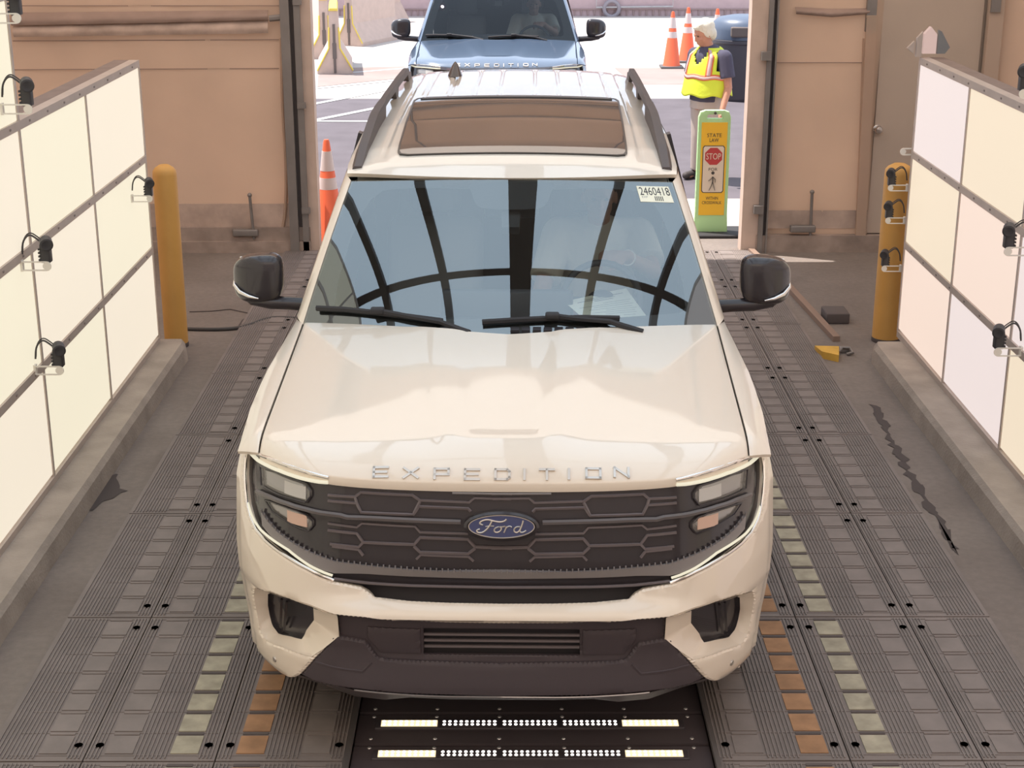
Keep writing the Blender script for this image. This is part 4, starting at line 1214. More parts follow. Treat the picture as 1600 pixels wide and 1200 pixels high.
# ------------------------------------------------------------------ inspection cameras on the walls
M_cam = mat('camera_black', (.04, .038, .042), .45); M_brk = mat('white_bracket', (.75, .70, .62), .5); M_mtl = mat('camera_grey', (.3, .3, .3), .4, metal=.5)
def make_cam():
    r = empty('inspection_camera', (0, 0, 0))
    mb = MB(); mb.rbox((.145, 0, .03), (.06, .06, .12), .008); 
    for k in range(4): mb.box((.112, 0, -.01 + k * .022), (.012, .064, .012))
    mb.build('camera_body', M_cam, r, smooth=30)
    mb = MB(); mb.lathe([(.0, 0), (.036, 0), (.038, .01), (.034, .05), (.040, .055), (.040, .075), (.030, .078), (.0, .07)], (.15, -.005, .105), n=20, rot=Matrix.Rotation(radians(100), 3, 'X') @ Matrix.Rotation(radians(20), 3, 'Y'))
    mb.build('camera_lens', M_cam, r, smooth=30)
    mb = MB()
    for yy in (-.034,):
        P = [(0, yy, -.02), (.15, yy, -.02)] + [(.15 + .026 * sin(a), yy, -.046 + .026 * cos(a)) for a in [radians(20 * k) for k in range(1, 9)]] + [(.15, yy, -.072), (0, yy, -.072)]
        mb.tube(P, .006, n=4)
        mb.lathe([(.014, -.004), (.022, -.004), (.022, .004), (.014, .004)], (.15, yy, -.046), 'Y', 16)
        mb.lathe([(.0, -.003), (.006, -.003), (.006, .003)], (.15, yy, -.046), 'Y', 12)
    mb.bbox((-.01, -.034, -.08), (.006, .0, -.012))
    mb.build('bracket', M_brk, r, smooth=30)
    mb = MB(); P = [Vector((.0, .0, .02)), Vector((.01, .0, .10)), Vector((.05, .01, .145)), Vector((.10, .01, .11)), Vector((.13, 0, .085))]
    mb.tube(smooth_poly(P, 2, False), .006, n=6); mb.tube([p + Vector((.0, .015, .01)) for p in smooth_poly(P, 2, False)], .004, n=6)
    mb.build('cable', M_cab, r, smooth=40)
    return r
cam0 = make_cam(); first = True
cams = [('left', (18, 32), 'black camera on a white bracket at the top left corner of the photo'),
        ('left', (36, 174), 'black camera above the left light wall, second from the top'),
        ('left', (66, 419), 'black camera on the left light wall, upper of the two in the middle'),
        ('left', (86, 582), 'black camera on the left light wall, lowest one'),
        ('left', (231, 314), 'black camera in front of the left yellow bollard'),
        ('right', (1402, 297), 'black camera in front of the right yellow bollard, topmost'),
        ('right', (1402, 348), 'black camera in front of the right yellow bollard, middle one'),
        ('right', (1398, 423), 'black camera in front of the right yellow bollard, lowest'),
        ('right', (1582, 396), 'black camera on the right light wall, upper one near the photo edge'),
        ('right', (1566, 553), 'black camera on the right light wall, lowest one'),
        ('right', (1606, 150), 'black camera above the right light wall, cut by the photo edge')]
for side, (px, py), lab in cams:
    X = (LWX + .012) if side == 'left' else (RWX - .012)
    s = 1 if side == 'left' else -1
    offx = .12 * s
    # bracket disc centre stands out from the wall plane
    xx = X + .10 * s
    r_ = ray(px, py); 
    if (side, px) in (('left', 242), ('right', 1402), ('right', 1398)):
        y = (yl if side == 'left' else yr_) + .03; p = CAM + r_ * (y / r_.y); xx = p.x
    else: y = r_.y * xx / r_.x; p = CAM + r_ * (xx / r_.x)
    o = cam0 if first else copy_tree(cam0); first = False
    sc_ = .80 if y < 8.5 else .72
    o.scale = (s * sc_, sc_, sc_); o.location = (X, y + .03, p.z + .046)
    if abs(X - xx) > .2: o.location = (xx - .10 * s, y + .03, p.z + .04)
    tag(o, lab, 'camera', 'inspection cameras on the light walls')
# bare bracket on the right
p = onY(1412, 237, yr_ + .02); mb = MB(); P = [(0, 0, 0), (.06, 0, 0)] + [(.06 + .02 * sin(a), 0, -.02 + .02 * cos(a)) for a in [radians(20 * k) for k in range(1, 9)]] + [(.06, 0, -.04), (0, 0, -.04)]
mb.tube([Vector((-q[0], q[1], q[2])) + p + Vector((.06, 0, .02)) for q in P], .006, n=4); mb.lathe([(.008, -.003), (.016, -.003), (.016, .003), (.008, .003)], p + Vector((.0, 0, .0)), 'Y', 12)
tag(mb.build('bracket', M_brk, smooth=30), 'bare white camera bracket on the end of the right light wall, no camera on it', 'bracket')

# ------------------------------------------------------------------ end wall of the tent
def wp(px, py, D=WALLY): return onY(px, py, D)
def panel(name, x0, x1, z0, z1, m, y=WALLY, th=.04, fold=0.0):
    mb = MB(); rows = []
    n = max(2, int((x1 - x0) / .12)); k = max(2, int((z1 - z0) / .12))
    for j in range(k + 1):
        z = lerp(z0, z1, j / k); rows.append([Vector((lerp(x0, x1, i / n), y + fold * (sin(i * 1.3 + j * .15) * .5 + sin(i * .37 + 2 + j * .4)), z)) for i in range(n + 1)])
    mb.grid(rows); mb.grid([[p + Vector((0, th, 0)) for p in r] for r in rows])
    return mb.build(name, m, smooth=60, fix=False)
HEAD = 2.62
xl0 = wp(440, 300).x; xl1 = wp(476, 380).x
o = panel('wall_back', -8, wp(474, 380).x, .16, 5.0, M_tarp, fold=.010); struct(o)
xr0 = wp(1186, 385).x
xd0 = wp(1366, 200).x; xd1 = wp(1538, 100).x
struct(panel('wall_back', xr0, xd0, .14, 5.0, M_tarp, fold=.010))
struct(panel('wall_back', xd1 + .1, 8, .16, 5.0, M_tarp, fold=.012))
struct(panel('wall_back', wp(474, 380).x, xr0, HEAD, 5.0, M_tarp, fold=.006))
mb = MB()
for z_, x0_, x1_ in ((2.72, -1.9, 2.0), (2.80, -1.9, 2.0), (2.93, -1.9, 2.0)):
    mb.tube([(x0_, WALLY - .06, z_ - .03), (-.6, WALLY - .07, z_ + .01), (.7, WALLY - .07, z_ + .01), (x1_, WALLY - .06, z_ - .03)], .016, n=6)
mb.tube([(-.9, WALLY - .05, 2.62), (-.9, WALLY - .05, 4.9)], .012, n=6); mb.tube([(1.1, WALLY - .05, 2.62), (1.1, WALLY - .05, 4.9)], .012, n=6)
struct(mb.build('trim_21', M_steel))
# skirts and sill rails
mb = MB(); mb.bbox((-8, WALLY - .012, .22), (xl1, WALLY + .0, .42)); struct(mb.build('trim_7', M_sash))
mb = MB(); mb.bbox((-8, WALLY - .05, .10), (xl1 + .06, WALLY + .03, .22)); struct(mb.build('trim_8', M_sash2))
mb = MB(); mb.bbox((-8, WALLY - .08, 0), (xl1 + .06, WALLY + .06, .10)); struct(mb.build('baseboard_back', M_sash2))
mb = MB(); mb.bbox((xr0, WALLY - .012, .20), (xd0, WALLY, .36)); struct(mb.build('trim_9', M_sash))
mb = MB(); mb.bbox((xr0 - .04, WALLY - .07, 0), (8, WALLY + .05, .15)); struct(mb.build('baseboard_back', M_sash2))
# steel posts and jambs either side of the opening
zt = 5.0
mb = MB(); mb.bbox((xl1 - .11, WALLY - .10, 0), (xl1 - .035, WALLY + .05, zt)); mb.bbox((xl1 - .035, WALLY - .04, 0), (xl1 + .0, WALLY + .05, zt), 1); mb.bbox((xl1, WALLY - .08, 0), (xl1 + .05, WALLY + .05, zt))
for z in (.35, 1.25, 2.1): mb.bbox((xl1 - .0, WALLY - .10, z), (xl1 + .07, WALLY - .06, z + .05))
struct(mb.build('trim_10', [M_steel, M_groove]))
jx = wp(497, 300).x
mb = MB(); mb.bbox((xl1 + .05, WALLY - .03, 0), (jx, WALLY + .12, zt)); struct(mb.build('trim_11', M_jamb))
jr0 = wp(1160, 300).x
mb = MB(); mb.bbox((jr0, WALLY - .05, .0), (jr0 + .14, WALLY + .12, zt)); struct(mb.build('trim_12', M_jamb))
mb = MB(); mb.bbox((jr0 + .14, WALLY - .08, 0), (jr0 + .18, WALLY + .03, zt)); mb.bbox((jr0 + .18, WALLY - .04, 0), (jr0 + .205, WALLY + .03, zt), 1); mb.bbox((jr0 + .205, WALLY - .10, 0), (xr0 + .05, WALLY + .03, zt))
for z in (.35, 1.65): mb.bbox((jr0 + .09, WALLY - .12, z), (jr0 + .17, WALLY - .06, z + .07))
struct(mb.build('trim_13', [M_steel, M_groove]))
# rolled valance on the left fabric wall
def flap(pts_top, pts_bot, m, lab, out=.05, name='fabric_valance'):
    mb = MB(); rows = []
    A = resample([wp(*p, WALLY - .03) for p in pts_top], .1, False) if False else [wp(*p, WALLY - .02) for p in pts_top]
    B = [wp(*p, WALLY - out) for p in pts_bot]
    N = 24
    def along(P, t):
        t *= len(P) - 1; i = min(int(t), len(P) - 2); return P[i].lerp(P[i + 1], t - i)
    for j in range(7):
        v = j / 6; rows.append([along(A, i / N).lerp(along(B, i / N), v) + Vector((0, -.03 * sin(pi * v) + .004 * sin(i * 1.7 + j), 0)) for i in range(N + 1)])
    mb.grid(rows); mb.grid([[p + Vector((0, .008, 0)) for p in r] for r in rows])
    o = mb.build(name, m, smooth=60, fix=False); return tag(o, lab, 'flap')
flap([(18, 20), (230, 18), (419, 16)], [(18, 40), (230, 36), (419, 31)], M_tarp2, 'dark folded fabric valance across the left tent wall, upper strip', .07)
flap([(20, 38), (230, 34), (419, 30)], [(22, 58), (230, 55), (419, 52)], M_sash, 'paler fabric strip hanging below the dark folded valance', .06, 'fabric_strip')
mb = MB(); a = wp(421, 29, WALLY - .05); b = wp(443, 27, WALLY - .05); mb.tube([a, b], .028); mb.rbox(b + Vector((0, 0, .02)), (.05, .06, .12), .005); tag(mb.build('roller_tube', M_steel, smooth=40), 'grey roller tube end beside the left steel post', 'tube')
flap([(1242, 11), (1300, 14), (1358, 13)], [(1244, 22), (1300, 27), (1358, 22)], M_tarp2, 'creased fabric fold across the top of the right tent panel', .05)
# seam lines
mb = MB()
for py in (62, 107, 346): mb.tube([wp(20, py + 2, WALLY - .008), wp(436, py, WALLY - .008)], .005, n=4)
mb.tube([wp(30, 9, WALLY - .008), wp(436, 9, WALLY - .008)], .005, n=4)
struct(mb.build('trim_14', M_tarp2))
mb = MB()
for py in (98, 340): mb.tube([wp(1212, py, WALLY - .008), wp(1352, py, WALLY - .008)], .005, n=4)
struct(mb.build('trim_15', M_tarp2))
def drape(pts, r, lab):
    mb = MB(); P = smooth_poly([wp(*p, WALLY - .012) for p in pts], 2, False); mb.tube(P, r, n=8, flat=.5); return struct(mb.build('wall_back', M_tarp, smooth=60))
drape([(440, 60), (441, 160), (448, 260), (446, 340), (438, 372)], .028, '')
drape([(1340, 330), (1346, 180), (1350, 60)], .022, '')
# white pole at the right of the fabric panel
mb = MB(); a = wp(1344, 372, WALLY - .05); b = wp(1362, 24, WALLY - .05); mb.add([], []); mb.box((a + b) / 2, (.085, .03, (a - b).length), rot=Matrix.Rotation(math.atan2(b.x - a.x, b.z - a.z), 3, 'Y')); struct(mb.build('trim_16', M_tarp))
mb = MB(); a = wp(1358, 30, WALLY - .02); mb.bbox((a.x - .03, WALLY - .06, a.z - .1), (a.x + .05, WALLY, 5.0)); struct(mb.build('trim_17', M_steel))
# flat door and wall beside it
struct(panel('wall_back', xd0 - .02, xd1 + .12, .15, 5, M_doorg, y=WALLY + .03))
o = panel('door_1', xd0 + .0, xd1 - .05, .16, 2.35, M_doorg, y=WALLY - .01); struct(o)
mb = MB(); k = wp(1371, 202, WALLY - .02); mb.lathe([(.0, -.07), (.028, -.065), (.034, -.045), (.026, -.025), (.014, -.02), (.014, 0), (.038, 0), (.038, .012), (.0, .012)], k, 'Y', 20)
h = mb.build('door_handle', M_chrome, o, smooth=40)
mb = MB(); mb.bbox((xd1 - .02, WALLY - .08, 0), (xd1 + .10, WALLY + .02, 5)); struct(mb.build('trim_18', mat('pole_beige', (.45, .34, .27), .8)))
mb = MB(); a = wp(1549, 8); mb.bbox((a.x - .03, WALLY - .10, a.z - .05), (a.x + .05, WALLY, 5)); struct(mb.build('trim_19', M_steel))
# drop bolts standing at the foot of both fabric walls
def bolt(top, bot, lab):
    a = wp(*top, WALLY - .06); b = wp(*bot, WALLY - .06); r = empty('drop_bolt', (b.x, b.y, b.z), 0, lab, 'bolt', 'drop bolts at the tent wall')
    mb = MB(); mb.tube([a - b, Vector((0, 0, 0))], .013); mb.ell(a - b, (.02, .02, .02)); mb.build('rod', M_steel, r, smooth=40)
    mb = MB(); mb.rbox((-.07, 0, .06), (.22, .06, .06), .01); mb.build('guide', M_steel, r, smooth=40)
bolt((390, 305), (397, 374), 'thin steel drop bolt at the foot of the left tent wall')
bolt((1269, 300), (1266, 368), 'thin steel drop bolt at the foot of the right tent panel')
# ---- closing walls and ceiling of the tent (behind the light walls and above)
def plane(name, pts, m): mb = MB(); mb.add(pts, [(0, 1, 2, 3)]); return struct(mb.build(name, m, fix=False))
plane('wall_left', [(-5.2, -4, 0), (-5.2, 13.2, 0), (-5.2, 13.2, 5), (-5.2, -4, 5)], M_tarp)
plane('wall_right', [(5.4, -4, 0), (5.4, 13.2, 0), (5.4, 13.2, 5), (5.4, -4, 5)], M_tarp)
plane('wall_front', [(-5.2, -4, 0), (5.4, -4, 0), (5.4, -4, 5), (-5.2, -4, 5)], M_tarp)
plane('ceiling', [(-5.2, -4, 4.95), (5.4, -4, 4.95), (5.4, 13.2, 4.95), (-5.2, 13.2, 4.95)], M_ceil)
# overhead light frame above the car
CZ = 4.05
M_cl = emis('overhead_glow', LIN(225, 240, 255), CEIL_PANEL)
M_clw = emis('overhead_glow_warm', LIN(255, 238, 214), CEIL_PANEL)
xs_ = [-2.8, -1.98, -1.0, .10, 1.14, 2.25, 3.2]; ys_ = [3.0, 5.98, 9.4]
ov = empty('overhead_light_frame', (0, 6, CZ), 0, 'dark overhead frame with bluish glowing panels, reflected in the windscreen of the white SUV', 'light')
for i in range(6):
    for j in range(2):
        hw = .15 if xs_[i] == .10 else .055; hw2 = .15 if xs_[i + 1] == .10 else .055
        mb = MB(); mb.bbox((xs_[i] + hw, ys_[j] - 6 + .055, 0), (xs_[i + 1] - hw2, ys_[j + 1] - 6 - .055, .02)); mb.build('light_panel', M_cl, ov)
for k, x in enumerate(xs_):
    wd = .15 if k == 3 else .055; mb = MB(); mb.bbox((x - wd, ys_[0] - 6, -.06), (x + wd, ys_[-1] - 6, .02)); mb.build('long_beam', M_beam, ov)
for y in ys_: mb = MB(); mb.bbox((xs_[0], y - 6 - .055, -.05), (xs_[-1], y - 6 + .055, .02)); mb.build('cross_beam', M_beam, ov)
for x in (-2.8, 3.2):
    for y in (3.0, 9.4): mb = MB(); mb.bbox((x - .02, y - 6.02, .02), (x + .02, y - 5.98, .9)); mb.build('hanger', M_beam, ov)
mb = MB()   # roof trusses of the tent
for y in (2.0, 6.0, 10.0): 
    mb.bbox((-5.2, y - .04, 4.80), (5.4, y + .04, 4.88)); mb.bbox((-5.2, y - .04, 4.45), (5.4, y + .04, 4.50))
    for k in range(18): 
        a = Vector((-5.2 + k * .58, y, 4.48 if k % 2 else 4.84)); b = Vector((-5.2 + (k + 1) * .58, y, 4.84 if k % 2 else 4.48)); mb.tube([a, b], .02, n=4)
struct(mb.build('ceiling', M_steel))

# ------------------------------------------------------------------ bollards
M_boll = mat('orange_yellow_bollard', (.62, .33, .085), .55, noise=.06, scale=4, bump=.05)
def bollard(px, py, top_py, wpx, lab, z0=.125):
    b = onZ(px, py, z0); rr = ray(px, top_py); t = CAM + rr * (b.y / rr.y); r = wpx * (b.y * cos(PITCH) + (3.14 - .6) * sin(PITCH)) / FPX / 2
    b = onZ(px, py, z0); yb_ = b.y + r + .035; k_ = yb_ / b.y; rr = ray(px, top_py); t = CAM + rr * (yb_ / rr.y); b = Vector((b.x * k_, yb_ - r, 0)); z0 = 0; h = t.z
    e = empty('bollard', (b.x, b.y + r, z0), 0, lab, 'bollard', 'yellow bollards at the ends of the curbs')
    mb = MB(); mb.lathe([(r, 0), (r, h - .05), (r * .96, h - .02), (r * .78, h), (r * .4, h + .02), (0, h + .025)], n=36); mb.build('post', M_boll, e, smooth=35)
    mb = MB(); mb.lathe([(r + .002, .0), (r + .004, .02), (r + .0, .03)], n=36); mb.build('base_ring', M_dirt, e, smooth=35)
bollard(275, 521, 262, 37, 'orange-yellow bollard at the far end of the left curb')
bollard(1385, 514, 260, 44, 'orange-yellow bollard at the far end of the right curb')
# pointed white post with folded gussets at the far right corner of the right light wall
p = onY(1452, 84, yr_ - .05); q = onY(1453, 42, yr_ - .05); wd = .042
r0 = empty('corner_post', p, 0, 'pointed pinkish white stub post at the far top corner of the right light wall', 'post')
h = q.z - p.z; mb = MB(); mb.prism([(-wd, 0), (wd, 0), (wd, h * .72), (0, h), (-wd, h * .72)], 0, .05, axis='Y'); mb.build('post', emis('white_post_added_glow', LIN(250, 215, 205), .55), r0)  # post is no lamp; its emission imitates light falling on it
mb = MB(); mb.prism([(.05, 0), (.05, .15), (.07, .14), (.13, .04), (.10, .0)], .0, .03, axis='Y'); mb.build('gusset', mat('grey_gusset', (.2, .2, .2), .6), r0)
mb = MB(); mb.prism([(-.05, -.02), (-.05, .14), (-.085, .10), (-.085, -.02)], 0, .03, axis='Y'); mb.prism([(-.10, .0), (-.10, .08), (-.145, .035)], 0, .03, axis='Y'); mb.build('gusset', M_frame, r0)

# ------------------------------------------------------------------ outside: cones, barriers, bin, fence
M_cone = mat('cone_orange', (.75, .13, .05), .5); M_conew = mat('cone_white_band', (.62, .52, .5), .5); M_coneb = mat('cone_base', (.12, .11, .11), .7)
def make_cone(base=True):
    r = empty('traffic_cone')
    H = .93; R0 = .145; R1 = .028
    rad = lambda h: lerp(R0, R1, h / H)
    mb = MB(); mb.lathe([(R0 + .01, .025), (R0, .04), (R1, H - .02), (R1 * .7, H), (0, H)], n=28); mb.build('cone_body', M_cone, r, smooth=35)
    for a, b in ((.50, .60), (.66, .83)):
        mb = MB(); mb.lathe([(rad(a) + .002, a), (rad(b) + .002, b)], n=28); mb.build('reflective_band', M_conew, r, smooth=60)
    mb = MB(); mb.rbox((0, 0, .02), (.38, .38, .04), .012); mb.build('cone_base', M_coneb, r, smooth=30)
    return r
cone0 = make_cone(); 
for k, (px, py, lab) in enumerate(((1049, 106, 'tall orange cone with white bands, left of the pair in the sun behind the worker'), (1073, 97, 'tall orange cone just left of the worker\'s head, second of the pair'), (1118, 100, 'orange cone behind the dark bin, only its top showing'), (516, 381, 'orange cone beside the left door jamb, nearest the white SUV'))):
    o = cone0 if k == 0 else copy_tree(cone0); g = onZ(px, py, 0); o.location = g; tag(o, lab, 'traffic cone', 'orange traffic cones')
M_barr = mat('pale_barrier', (.55, .42, .36), .7, noise=.06); M_bary = mat('yellow_barrier', (.72, .55, .10), .6, noise=.05); M_slot = mat('barrier_slot', (.15, .12, .11), .8)
def make_barrier(L, ym):
    r = empty('road_barrier'); H = 1.05
    pr = [(-.29, 0), (-.29, .08), (-.15, .32), (-.09, .42), (-.075, H - .04), (-.06, H), (.06, H), (.075, H - .04), (.09, .42), (.15, .32), (.29, .08), (.29, 0)]
    mb = MB(); mb.prism(pr, 0, L, axis='Y'); mb.build('barrier_body', M_barr, r, smooth=20)
    mb = MB(); mb.prism([(x * 1.02, z * 1.002) for x, z in pr if z > .7], -.02, L + .01, axis='Y')
    for s in (-1, 1):
        e = [(.29, .06), (.15, .31), (.09, .42), (.08, .75)]; mb.tube([Vector((s * a, -.01, b)) for a, b in e], .014, n=6)
    mb.build('barrier_cap', M_bary if ym else M_barr, r, smooth=20)
    mb = MB(); mb.bbox((-.02, -.012, .02), (.02, .05, .80)); mb.bbox((-.032, -.014, .25), (.032, .05, .5)); mb.build('barrier_slot', M_slot, r)
    return r
g = onZ(524, 116, 0); b0 = make_barrier(1.7, True); b0.location = g; b0.rotation_euler = (0, 0, radians(6)); tag(b0, 'yellow-capped road barrier seen end-on beside the left door jamb', 'barrier', 'road barriers')
for k, (px, py, rz, lab) in enumerate(((546, 72, -24, 'pale yellowish barrier tilted behind the end-on one'), (562, 43, -24, 'pinkish barrier farther back in the same row'), (508, 92, 12, 'pale barrier left of and behind the end-on yellow one'))):
    c = copy_tree(b0); c.location = onZ(px, py, 0); c.rotation_euler = (0, 0, radians(rz)); tag(c, lab, 'barrier', 'road barriers')
# bin
M_bin = mat('dark_bin', (.075, .07, .085), .6); g = onZ(1160, 158, 0)
r = empty('litter_bin', (g.x + .02, g.y + .30, 0), 0, 'dark round waste bin with a domed blue-grey lid behind the worker', 'bin')
mb = MB(); mb.lathe([(.40, 0), (.43, .05), (.46, .80), (.48, .82), (.48, .86), (.44, .88)], n=36); mb.build('bin_body', M_bin, r, smooth=35)
mb = MB(); mb.lathe([(.47, .87), (.47, 1.0), (.44, 1.10), (.36, 1.16), (.2, 1.19), (0, 1.20)], n=36); mb.build('bin_lid', mat('bin_lid', (.10, .13, .19), .4), r, smooth=50)
mb = MB(); mb.rbox((0, -.44, .99), (.50, .10, .14), .02); mb.build('bin_opening', M_slot, r)
# far low wall
M_far = mat('far_pink_wall', (.50, .37, .38), .8, noise=.05); 
yb = onZ(800, 25, 0).y
mb = MB(); mb.bbox((-12, yb, 0), (12, yb + .3, 3.2)); struct(mb.build('wall_far', M_far))
mb = MB()
for k in range(120): mb.bbox((-9 + k * .15, yb - .03, .0), (-8.97 + k * .15, yb, .14))
mb.bbox((-9, yb - .04, .14), (9, yb, .17)); struct(mb.build('trim_20', mat('far_fence', (.35, .25, .24), .8)))
# hand cart with one wheel showing
g = onZ(955, 25, 0); r = empty('hand_cart', (g.x, g.y, 0), 0, 'thin-framed cart with one small wheel against the far wall', 'cart')
mb = MB(); rr = .17; mb.tube([Vector((rr * cos(a), -.1, .17 + rr * sin(a))) for a in [2 * pi * k / 24 for k in range(24)]], .045, closed=True, n=8); mb.build('wheel', mat('cart_wheel', (.3, .27, .3), .6), r, smooth=50)
mb = MB(); mb.tube([(-.35, -.1, .75), (-.35, -.1, .20), (1.4, -.1, .22), (1.4, -.1, .75)], .02); mb.build('cart_frame', M_line, r, smooth=50)

# ------------------------------------------------------------------ crosswalk sign
M_lime = mat('lime_sign_frame', (.45, .72, .36), .5); M_sy = mat('sign_yellow', (.85, .50, .035), .5); M_sred = mat('sign_red', (.48, .05, .05), .5); M_sbl = mat('sign_black', (.06, .055, .05), .6); M_swh = mat('sign_pale', (.72, .62, .50), .5)
g = onZ(1109, 366, 0)
sg_ = empty('crosswalk_sign', (g.x, g.y, 0), radians(0), 'lime and yellow in-street sign reading STATE LAW STOP FOR pedestrians WITHIN CROSSWALK', 'sign')
ztop = onY(1109, 172, g.y).z; W = .275
mb = MB()
fr = [(-W * .56, .02), (W * .56, .02), (W * .53, .2), (W * .52, ztop - .06), (W * .46, ztop - .015), (W * .3, ztop), (-W * .3, ztop), (-W * .46, ztop - .015), (-W * .52, ztop - .06), (-W * .53, .2)]
idm = lambda x, z: (Vector((x, 0, z)), Vector((0, -1, 0)))
hole = [(-.075, ztop - .075), (.075, ztop - .075), (.06, ztop - .035), (-.06, ztop - .035)]
sheet(mb, fr, idm, holes=[hole], off=.03, thick=.06, rnd=.006, step=.05, back=True); mb.build('sign_frame', M_lime, sg_, smooth=40)
mb = MB(); z0, z1 = .185, ztop - .105; mb.bbox((-W * .42, -.036, z0), (W * .42, -.02, z1)); mb.build('sign_face', M_sy, sg_)
q = [Vector((-W * .42, -.037, z0)), Vector((W * .42, -.037, z0)), Vector((W * .42, -.037, z1)), Vector((-W * .42, -.037, z1))]
def uv(u, v, o_=.001): p = q[0].lerp(q[1], u).lerp(q[3].lerp(q[2], u), v); return p + Vector((0, -o_, 0))
mb = MB()
for t, bx in (('STATE', (.22, .845, .78, .885)), ('LAW', (.32, .793, .68, .833)), ('FOR', (.33, .485, .67, .517)), ('WITHIN', (.26, .170, .74, .203)), ('CROSSWALK', (.12, .122, .88, .155))):
    mb = MB(); quad_text(mb, t, q, bx, .002 if t != 'FOR' else .006); mb.build('sign_word', M_sbl, sg_)['label'] = 'black word %s' % t
mb = MB(); rd = lambda a, b, c, d, o_: smooth_poly([Vector((a, b)), Vector((c, b)), Vector((c, d)), Vector((a, d))], 0)
def rr_(a, b, c, d, e): return [(a + e, b), (c - e, b), (c, b + e * .35), (c, d - e * .35), (c - e, d), (a + e, d), (a, d - e * .35), (a, b + e * .35)]
P = [uv(u, v, .002) for u, v in rr_(.07, .245, .93, .755, .06)]; mb.add(P, [tuple(range(8))]); mb.build('panel_border', M_sbl, sg_)
mb = MB(); P = [uv(u, v, .003) for u, v in rr_(.10, .253, .90, .747, .05)]; mb.add(P, [tuple(range(8))]); mb.build('pale_panel', M_swh, sg_)
c = uv(.5, .64, .004); mb = MB(); mb.add([c + Vector((.083 * cos(radians(22.5 + 45 * k)), 0, .083 * sin(radians(22.5 + 45 * k)))) for k in range(8)], [tuple(range(8))]); mb.build('stop_octagon', M_sred, sg_)
mb = MB(); qq = [c + Vector((-.066, -.001, -.028)), c + Vector((.066, -.001, -.028)), c + Vector((.066, -.001, .028)), c + Vector((-.066, -.001, .028))]; quad_text(mb, 'STOP', qq, (0, 0, 1, 1), .001); mb.build('stop_lettering', M_swh, sg_)
c = uv(.5, .36, .004); k_ = .85; mb = MB()
def st_(pts, r): mb.tube([c + Vector((a * k_, 0, b * k_)) for a, b in pts], [x * k_ for x in r], n=6, flat=.2)
mb.lathe([(0, 0), (.015, 0), (.015, .002), (0, .002)], c + Vector((.0, 0, .085)), 'Y', 14)
st_([(.0, .062), (.002, .02), (.0, -.005)], [.024, .027, .022]); st_([(-.003, .055), (-.025, .03), (-.045, .015)], [.013, .011, .010]); st_([(.006, .055), (.03, .03), (.027, -.002)], [.013, .011, .010])
st_([(-.002, .0), (-.016, -.045), (-.035, -.088)], [.018, .014, .012]); st_([(.003, .0), (.015, -.045), (.028, -.088)], [.018, .014, .012]); mb.build('walking_figure', M_sbl, sg_)
mb = MB(); mb.rbox((.10, .02, .015), (.50, .40, .03), .012); mb.build('sign_base', M_rubber, sg_, smooth=30)
mb = MB(); mb.lathe([(0, -.045), (.012, -.045), (.012, -.03)], Vector((0, 0, ztop - .022)), 'Y', 12); mb.build('handle_bolt', M_sbl, sg_)

# ------------------------------------------------------------------ people
M_skin = mat('skin', (.55, .26, .17), .6, noise=.06, scale=20)
M_skind = mat('skin_driver', (.46, .27, .20), .6)
M_hairw = mat('white_hair', (.78, .72, .60), .8, bump=.6, bscale=60, stretch=(1, 1, .3))
M_hairb = mat('dark_hair', (.10, .08, .07), .8)
M_tee = mat('white_tee', (.66, .64, .56), .9, bump=.2, bscale=12)
M_navy = mat('navy_tee', (.075, .07, .11), .9, bump=.3, bscale=14)
M_vest = mat('lime_safety_vest', (.68, .76, .05), .75, bump=.4, bscale=10)
M_silver = mat('reflective_stripe', (.62, .42, .40), .5)
M_orst = mat('orange_stripe', (.75, .16, .06), .6)
M_trous = mat('pale_trousers', (.50, .42, .38), .9)
M_shoe = mat('dark_shoe', (.06, .05, .05), .7)
def head_parts(mb, c, R, s=1.0):
    """skull, face, nose, lips, chin, ears ; +y of R is the back of the head, face looks to -y"""
    e = lambda o, r, **k: mb.ell(Vector(c) + R @ (Vector(o) * s), [a * s for a in r], rot=R, n=20, m=14, **k)
    e((0, .012, .03), (.076, .095, .088)); e((0, -.022, -.035), (.060, .066, .078)); e((0, -.045, -.085), (.034, .036, .026))
    e((0, -.092, -.018), (.011, .014, .022)); e((0, -.100, -.034), (.015, .013, .010)); e((0, -.086, .018), (.046, .012, .010))
    e((0, -.085, -.062), (.024, .010, .005)); e((0, -.084, -.071), (.020, .010, .006))
    for q in (-1, 1):
        e((q * .078, .012, -.008), (.010, .020, .032)); e((q * .035, -.062, -.03), (.024, .022, .02))
